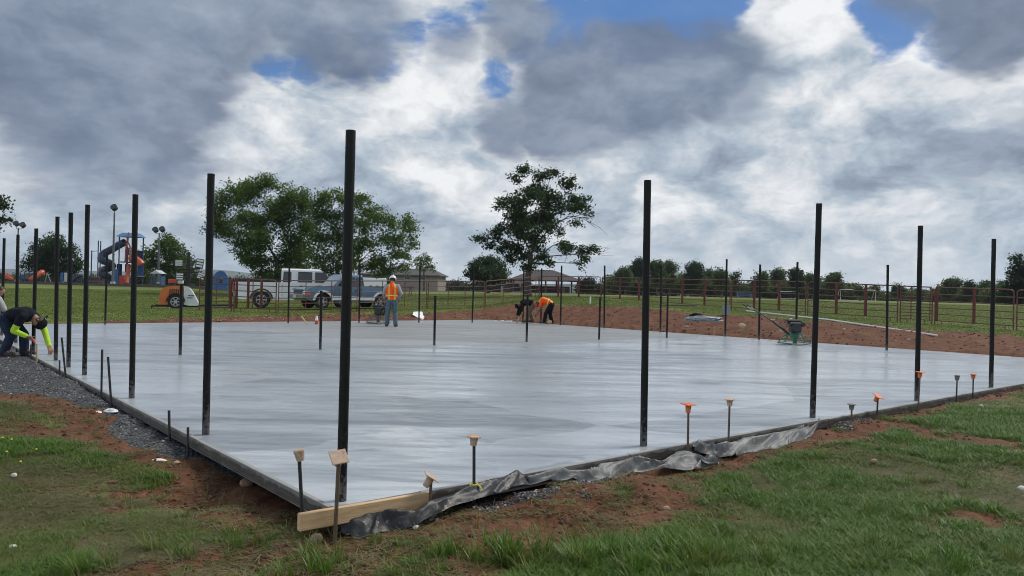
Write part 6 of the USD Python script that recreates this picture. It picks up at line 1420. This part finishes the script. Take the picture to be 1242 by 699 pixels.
# ------------------------------------------------------------------ grass
def grass_mat(name, lo, hi, dry):
    g = Graph(); rnd = g('geometry').random_per_island; oi = g('object_info').random
    col = g.mix(g.m('add', g.m('multiply', rnd, .6), g.m('multiply', oi, .4)), lo, hi)
    col = g.mix(g.ss(rnd, 1 - dry, 1 - dry + .02), col, (.21, .17, .085))
    d = g('principled_bsdf', base_color=col, roughness=.5, specular_ior_level=.3).BSDF
    t = g('translucent_bsdf', color=g.vm('multiply', col, (1.2, 1.4, .7)).vector).BSDF
    g.done(name, g('mix_closure', fac=.25, closure1=d, closure2=t).closure)
grass_mat('grass_blade', (.090, .120, .025), (.205, .235, .060), .18)
grass_mat('grass_lush', (.062, .125, .016), (.175, .270, .042), .06)
grass_mat('grass_dry', (.135, .120, .052), (.30, .25, .13), .5)
def tuft_mesh(n, h, spread, seed, lean=.6, w=.0032, flat=0.0):
    r = np.random.default_rng(seed); V_, F_, o = [], [], 0
    for _ in range(n):
        a = r.random() * 6.283; b = np.array([math.cos(a), math.sin(a), 0]) * spread * math.sqrt(r.random())
        d = r.random() * 6.283; L = h * r.uniform(.45, 1.15); ln = lean * r.uniform(.3, 1.3); e = np.array([math.cos(d), math.sin(d), 0]); sd_ = np.array([-e[1], e[0], 0]); ww = w * r.uniform(.6, 1.4)
        pts = [b + e * L * ln * t * t + np.array([0, 0, L * (t - .35 * ln * t * t) * (1 - flat)]) for t in (0, .4, .75, 1.0)]
        for k, (q, f) in enumerate(zip(pts, (1, .85, .5))): V_ += [q - sd_ * ww * f, q + sd_ * ww * f]
        V_.append(pts[3]); F_ += [[o, o + 1, o + 3], [o, o + 3, o + 2], [o + 2, o + 3, o + 5], [o + 2, o + 5, o + 4], [o + 4, o + 5, o + 6]]; o += 7
    return trimesh.Trimesh(np.array(V_), np.array(F_), process=False)
def instancer(name, label, protos, pts, scale, rot, idx):
    path = numbered('/World', name); pi = UsdGeom.PointInstancer.Define(stage, path)
    rel = pi.CreatePrototypesRel()
    for k, (m, mt) in enumerate(protos):
        q = usdkit.mesh(stage, f'{path}/tuft_{k:03d}', m, '/World/Looks/' + mt, False); rel.AddTarget(q.GetPath())
    pi.CreatePositionsAttr(Vt.Vec3fArray.FromNumpy(pts.astype(np.float32)))
    pi.CreateProtoIndicesAttr(Vt.IntArray.FromNumpy(idx.astype(np.int32)))
    pi.CreateScalesAttr(Vt.Vec3fArray.FromNumpy(np.repeat(scale[:, None], 3, 1).astype(np.float32)))
    h = rot / 2; pi.CreateOrientationsAttr(Vt.QuathArray([Gf.Quath(float(math.cos(t)), 0, 0, float(math.sin(t))) for t in h]))
    describe(pi.GetPrim(), label, None, None, 'stuff')
def cone_points(r, n, r0, r1, power=1.0, ang=.64):
    out = r0 * (r1 / r0) ** (r.random(n) ** power); a = r.uniform(-ang, ang, n)
    return np.stack([out * np.sin(a), out * np.cos(a)], 1)
def off_slab(p, m=.06):
    u, v = uv_of(p[:, 0], p[:, 1]); return ~((u > SU0 - m) & (u < SU1 + m) & (v > SV0 - m) & (v < SV1 + m))
r = np.random.default_rng(77)
P_ = cone_points(r, 78000, 3.2, 16.0, .9); P_ = P_[off_slab(P_)]
d, gv = masks(P_[:, 0], P_[:, 1])
n3 = meshkit.fbm(np.stack([P_[:, 0] * .9, P_[:, 1] * .9, 0 * P_[:, 0]], 1), 4, 14); n4 = meshkit.fbm(np.stack([P_[:, 0] * 2.5, P_[:, 1] * 2.5, 0 * P_[:, 0]], 1), 3, 15)
edge = np.clip(d + (n4 - .5) * .9, 0, 1)
keep = (r.random(len(P_)) > np.clip(edge * 1.25, 0, .985)) & (gv < .35) & (r.random(len(P_)) < np.clip(-.1 + 1.9 * n3, .40, .92))
P_, n3, n4 = P_[keep], n3[keep], n4[keep]; n = len(P_)
z = height(P_[:, 0], P_[:, 1])
lush = (n3 + .25 * (P_[:, 0] > 2.2) * r.random(n) + r.normal(size=n) * .05) > .64
dry = (n4 + r.normal(size=n) * .08 > .52) & ~lush
idx = np.where(lush, r.integers(4, 7, n), np.where(dry, r.integers(7, 9, n), r.integers(0, 4, n)))
protos = [(tuft_mesh(52, .042, .095, k, 1.35, .0022, .25), 'grass_blade') for k in range(4)] + [(tuft_mesh(46, .072, .085, 20 + k, 1.1, .0026, .15), 'grass_lush') for k in range(3)] + [(tuft_mesh(34, .065, .10, 30 + k, 1.8, .0028, .6), 'grass_dry') for k in range(2)]
instancer('grass', 'short rough grass with dry bits growing round the slab in the foreground', protos, np.column_stack([P_, z - .006]), r.uniform(.6, 1.35, n) * np.where(lush, .75 + .5 * n3, 1), r.uniform(0, 6.28, n), idx)
# taller tufts along the bottom of the picture and stray stalks on the soil
spots = [(80, 690, .16, 30), (150, 675, .14, 20), (330, 650, .13, 22), (390, 690, .17, 30), (340, 690, .15, 26), (480, 690, .12, 22), (540, 685, .16, 30), (610, 665, .20, 40), (640, 678, .20, 46), (700, 690, .20, 46), (760, 670, .17, 40), (760, 690, .2, 50), (820, 670, .19, 50), (850, 690, .2, 50), (900, 690, .16, 40), (920, 660, .14, 34), (990, 680, .16, 40), (1060, 680, .16, 40), (1130, 690, .18, 44), (1200, 680, .17, 44), (1190, 620, .13, 40), (1090, 640, .13, 40), (1030, 620, .12, 36), (960, 590, .10, 30), (1140, 590, .11, 36), (1220, 560, .11, 36), (20, 690, .15, 24), (240, 690, .13, 22), (230, 640, .11, 22), (120, 610, .10, 20), (300, 660, .14, 24), (430, 640, .12, 9), (395, 640, .13, 12), (1070, 500, .10, 30), (1080, 503, .09, 26)]
pp = []; 
for (x, y, h, k) in spots:
    q = G(x, y, -.21); z0 = Z(q[0], q[1]); q = G(x, y, z0)
    for _ in range(max(k // 5, 2)): pp.append((q[0] + r.normal() * .13, q[1] + r.normal() * .12, h))
pp = np.array(pp); pp = pp[off_slab(pp[:, :2], .15)]; zz = height(pp[:, 0], pp[:, 1])
protos2 = [(tuft_mesh(40, 1.0, .40, 50 + k, .75, .022), 'grass_lush' if k % 2 else 'grass_blade') for k in range(4)]
instancer('tall_grass', 'taller grass tufts along the front edge of the picture', protos2, np.column_stack([pp[:, :2], zz - .01]), pp[:, 2] * r.uniform(.5, 1.1, len(pp)), r.uniform(0, 6.28, len(pp)), r.integers(0, 4, len(pp)))
P2 = cone_points(r, 42000, 3.2, 13.0, .9); P2 = P2[off_slab(P2)]; d2, g2 = masks(P2[:, 0], P2[:, 1]); m5 = meshkit.fbm(np.stack([P2[:, 0] * 1.7, P2[:, 1] * 1.7, 0 * P2[:, 0]], 1), 4, 44)
P2 = P2[(g2 < .3) & (r.random(len(P2)) < np.clip((m5 - .38) * 3.2, .04, .8) * np.where(d2 > .5, .22, 1.0))]; zz = height(P2[:, 0], P2[:, 1])
protos5 = [(tuft_mesh(26, .05, .10, 110 + k, 2.4, .0022, .80), 'grass_dry') for k in range(3)] + [(tuft_mesh(20, .05, .09, 120, 1.9, .0024, .6), 'grass_blade')]
instancer('thatch', 'dead straw coloured blades lying among the foreground grass', protos5, np.column_stack([P2, zz + .004]), r.uniform(.7, 1.5, len(P2)), r.uniform(0, 6.28, len(P2)), r.integers(0, 4, len(P2)))
S_ = masked('d', (-2.0, 12, -1.6, 6), .4)(r, 420); S_ = S_[off_slab(S_, .12)]; zz = height(S_[:, 0], S_[:, 1])
protos3 = [(tuft_mesh(4, .16, .03, 70 + k, .5, .0026), 'grass_dry') for k in range(3)] + [(tuft_mesh(9, .07, .05, 80, .9, .003), 'grass_blade')]
instancer('dry_stalks', 'stray dry stalks and weeds standing in the bare soil', protos3, np.column_stack([S_, zz - .005]), r.uniform(.5, 1.4, len(S_)), r.uniform(0, 6.28, len(S_)), r.integers(0, 4, len(S_)))
# rougher grass of the field behind the slab
P_ = cone_points(r, 52000, 13.0, 75.0, .55, .66); P_ = P_[off_slab(P_, .5)]; d, gv = masks(P_[:, 0], P_[:, 1])
n4 = meshkit.fbm(np.stack([P_[:, 0] * .5, P_[:, 1] * .5, 0 * P_[:, 0]], 1), 3, 17)
keep = (d + (n4 - .5) < .45) & (gv < .3); P_ = P_[keep]; n = len(P_); z = height(P_[:, 0], P_[:, 1]); rr = np.hypot(P_[:, 0], P_[:, 1])
grass_mat('grass_field', (.110, .146, .030), (.190, .215, .058), .12)
protos4 = [(tuft_mesh(34, .040, .38, 90 + k, 1.2, .009), 'grass_field') for k in range(4)]
instancer('field_grass', 'mown green grass of the field behind the slab and fence', protos4, np.column_stack([P_, z - .01]), r.uniform(.6, 1.3, n) * (0.8 + rr / 90), r.uniform(0, 6.28, n), r.integers(0, 4, n))
# clover blossoms and a weed by the pine board
W_ = [(3, 531), (14, 533), (44, 545), (8, 548), (25, 560)]
for k, (x, y) in enumerate(W_):
    q = G(x, y, -.1); z0 = Z(q[0], q[1]); q = G(x, y, z0 + .06)
    p = thing('dandelion', ['yellow dandelion at the left picture edge', 'yellow dandelion right of the leftmost one', 'yellow dandelion furthest right of the left group', 'yellow dandelion lower at the left edge', 'lowest yellow dandelion of the left group'][k], 'flower', (q[0], q[1], z0), 0, 'dandelions in the left grass')
    part('stem', rod((0, 0, -.01), (0, 0, .06), .0025, 5), 'weed_green', p); part('blossom', cyl(.010, .008, (0, 0, .062), n=10, r2=.007), 'flower_yellow', p)
q = G(402, 645, -.17); z0 = Z(q[0], q[1]); p = thing('weed', 'leggy green weed with yellow buds in front of the pine board', 'weed', (q[0], q[1], z0))
for k, (a, L, hz) in enumerate(((.2, .16, .10), (2.6, .15, .12), (1.2, .06, .16), (-.4, .22, .06), (3.6, .08, .10))):
    e = np.array([math.cos(a), math.sin(a) * .5, 0]); pt = [np.zeros(3), e * L * .5 + [0, 0, hz], e * L + [0, 0, hz * .7]]
    st = part('stem', tube(pt, .004, 5), 'weed_green', p)
    for t in (.35, .6, .9):
        c = pt[0] * (1 - t) ** 2 + 2 * pt[1] * t * (1 - t) + pt[2] * t * t
        part('leaf', hull([c, c + e * .03 + [.01, 0, .012], c + e * .06 + [0, .0, .004], c + e * .03 + [-.01, .01, .010], c + e * .03 + [0, 0, .004]]), 'weed_green', st)
for (dx, dz) in ((-.07, .14), (.06, .13)): part('bud', moved(trimesh.creation.icosphere(1, .011), (dx, 0, dz)), 'flower_yellow', p)

# ------------------------------------------------------------------ the air: far things pale a little
gz = Graph(); gz.done('haze_air', volume=gz('principled_volume', color=(.80, .88, 1.0), density=.00014, anisotropy=.3).volume)
hz = trimesh.creation.box((12000, 12000, 92)); hz.apply_translation((0, 0, 92 / 2 - 7))
describe(usdkit.mesh(stage, '/World/haze', hz, '/World/Looks/haze_air').GetPrim(), 'thin pale air over the fields', kind='stuff')
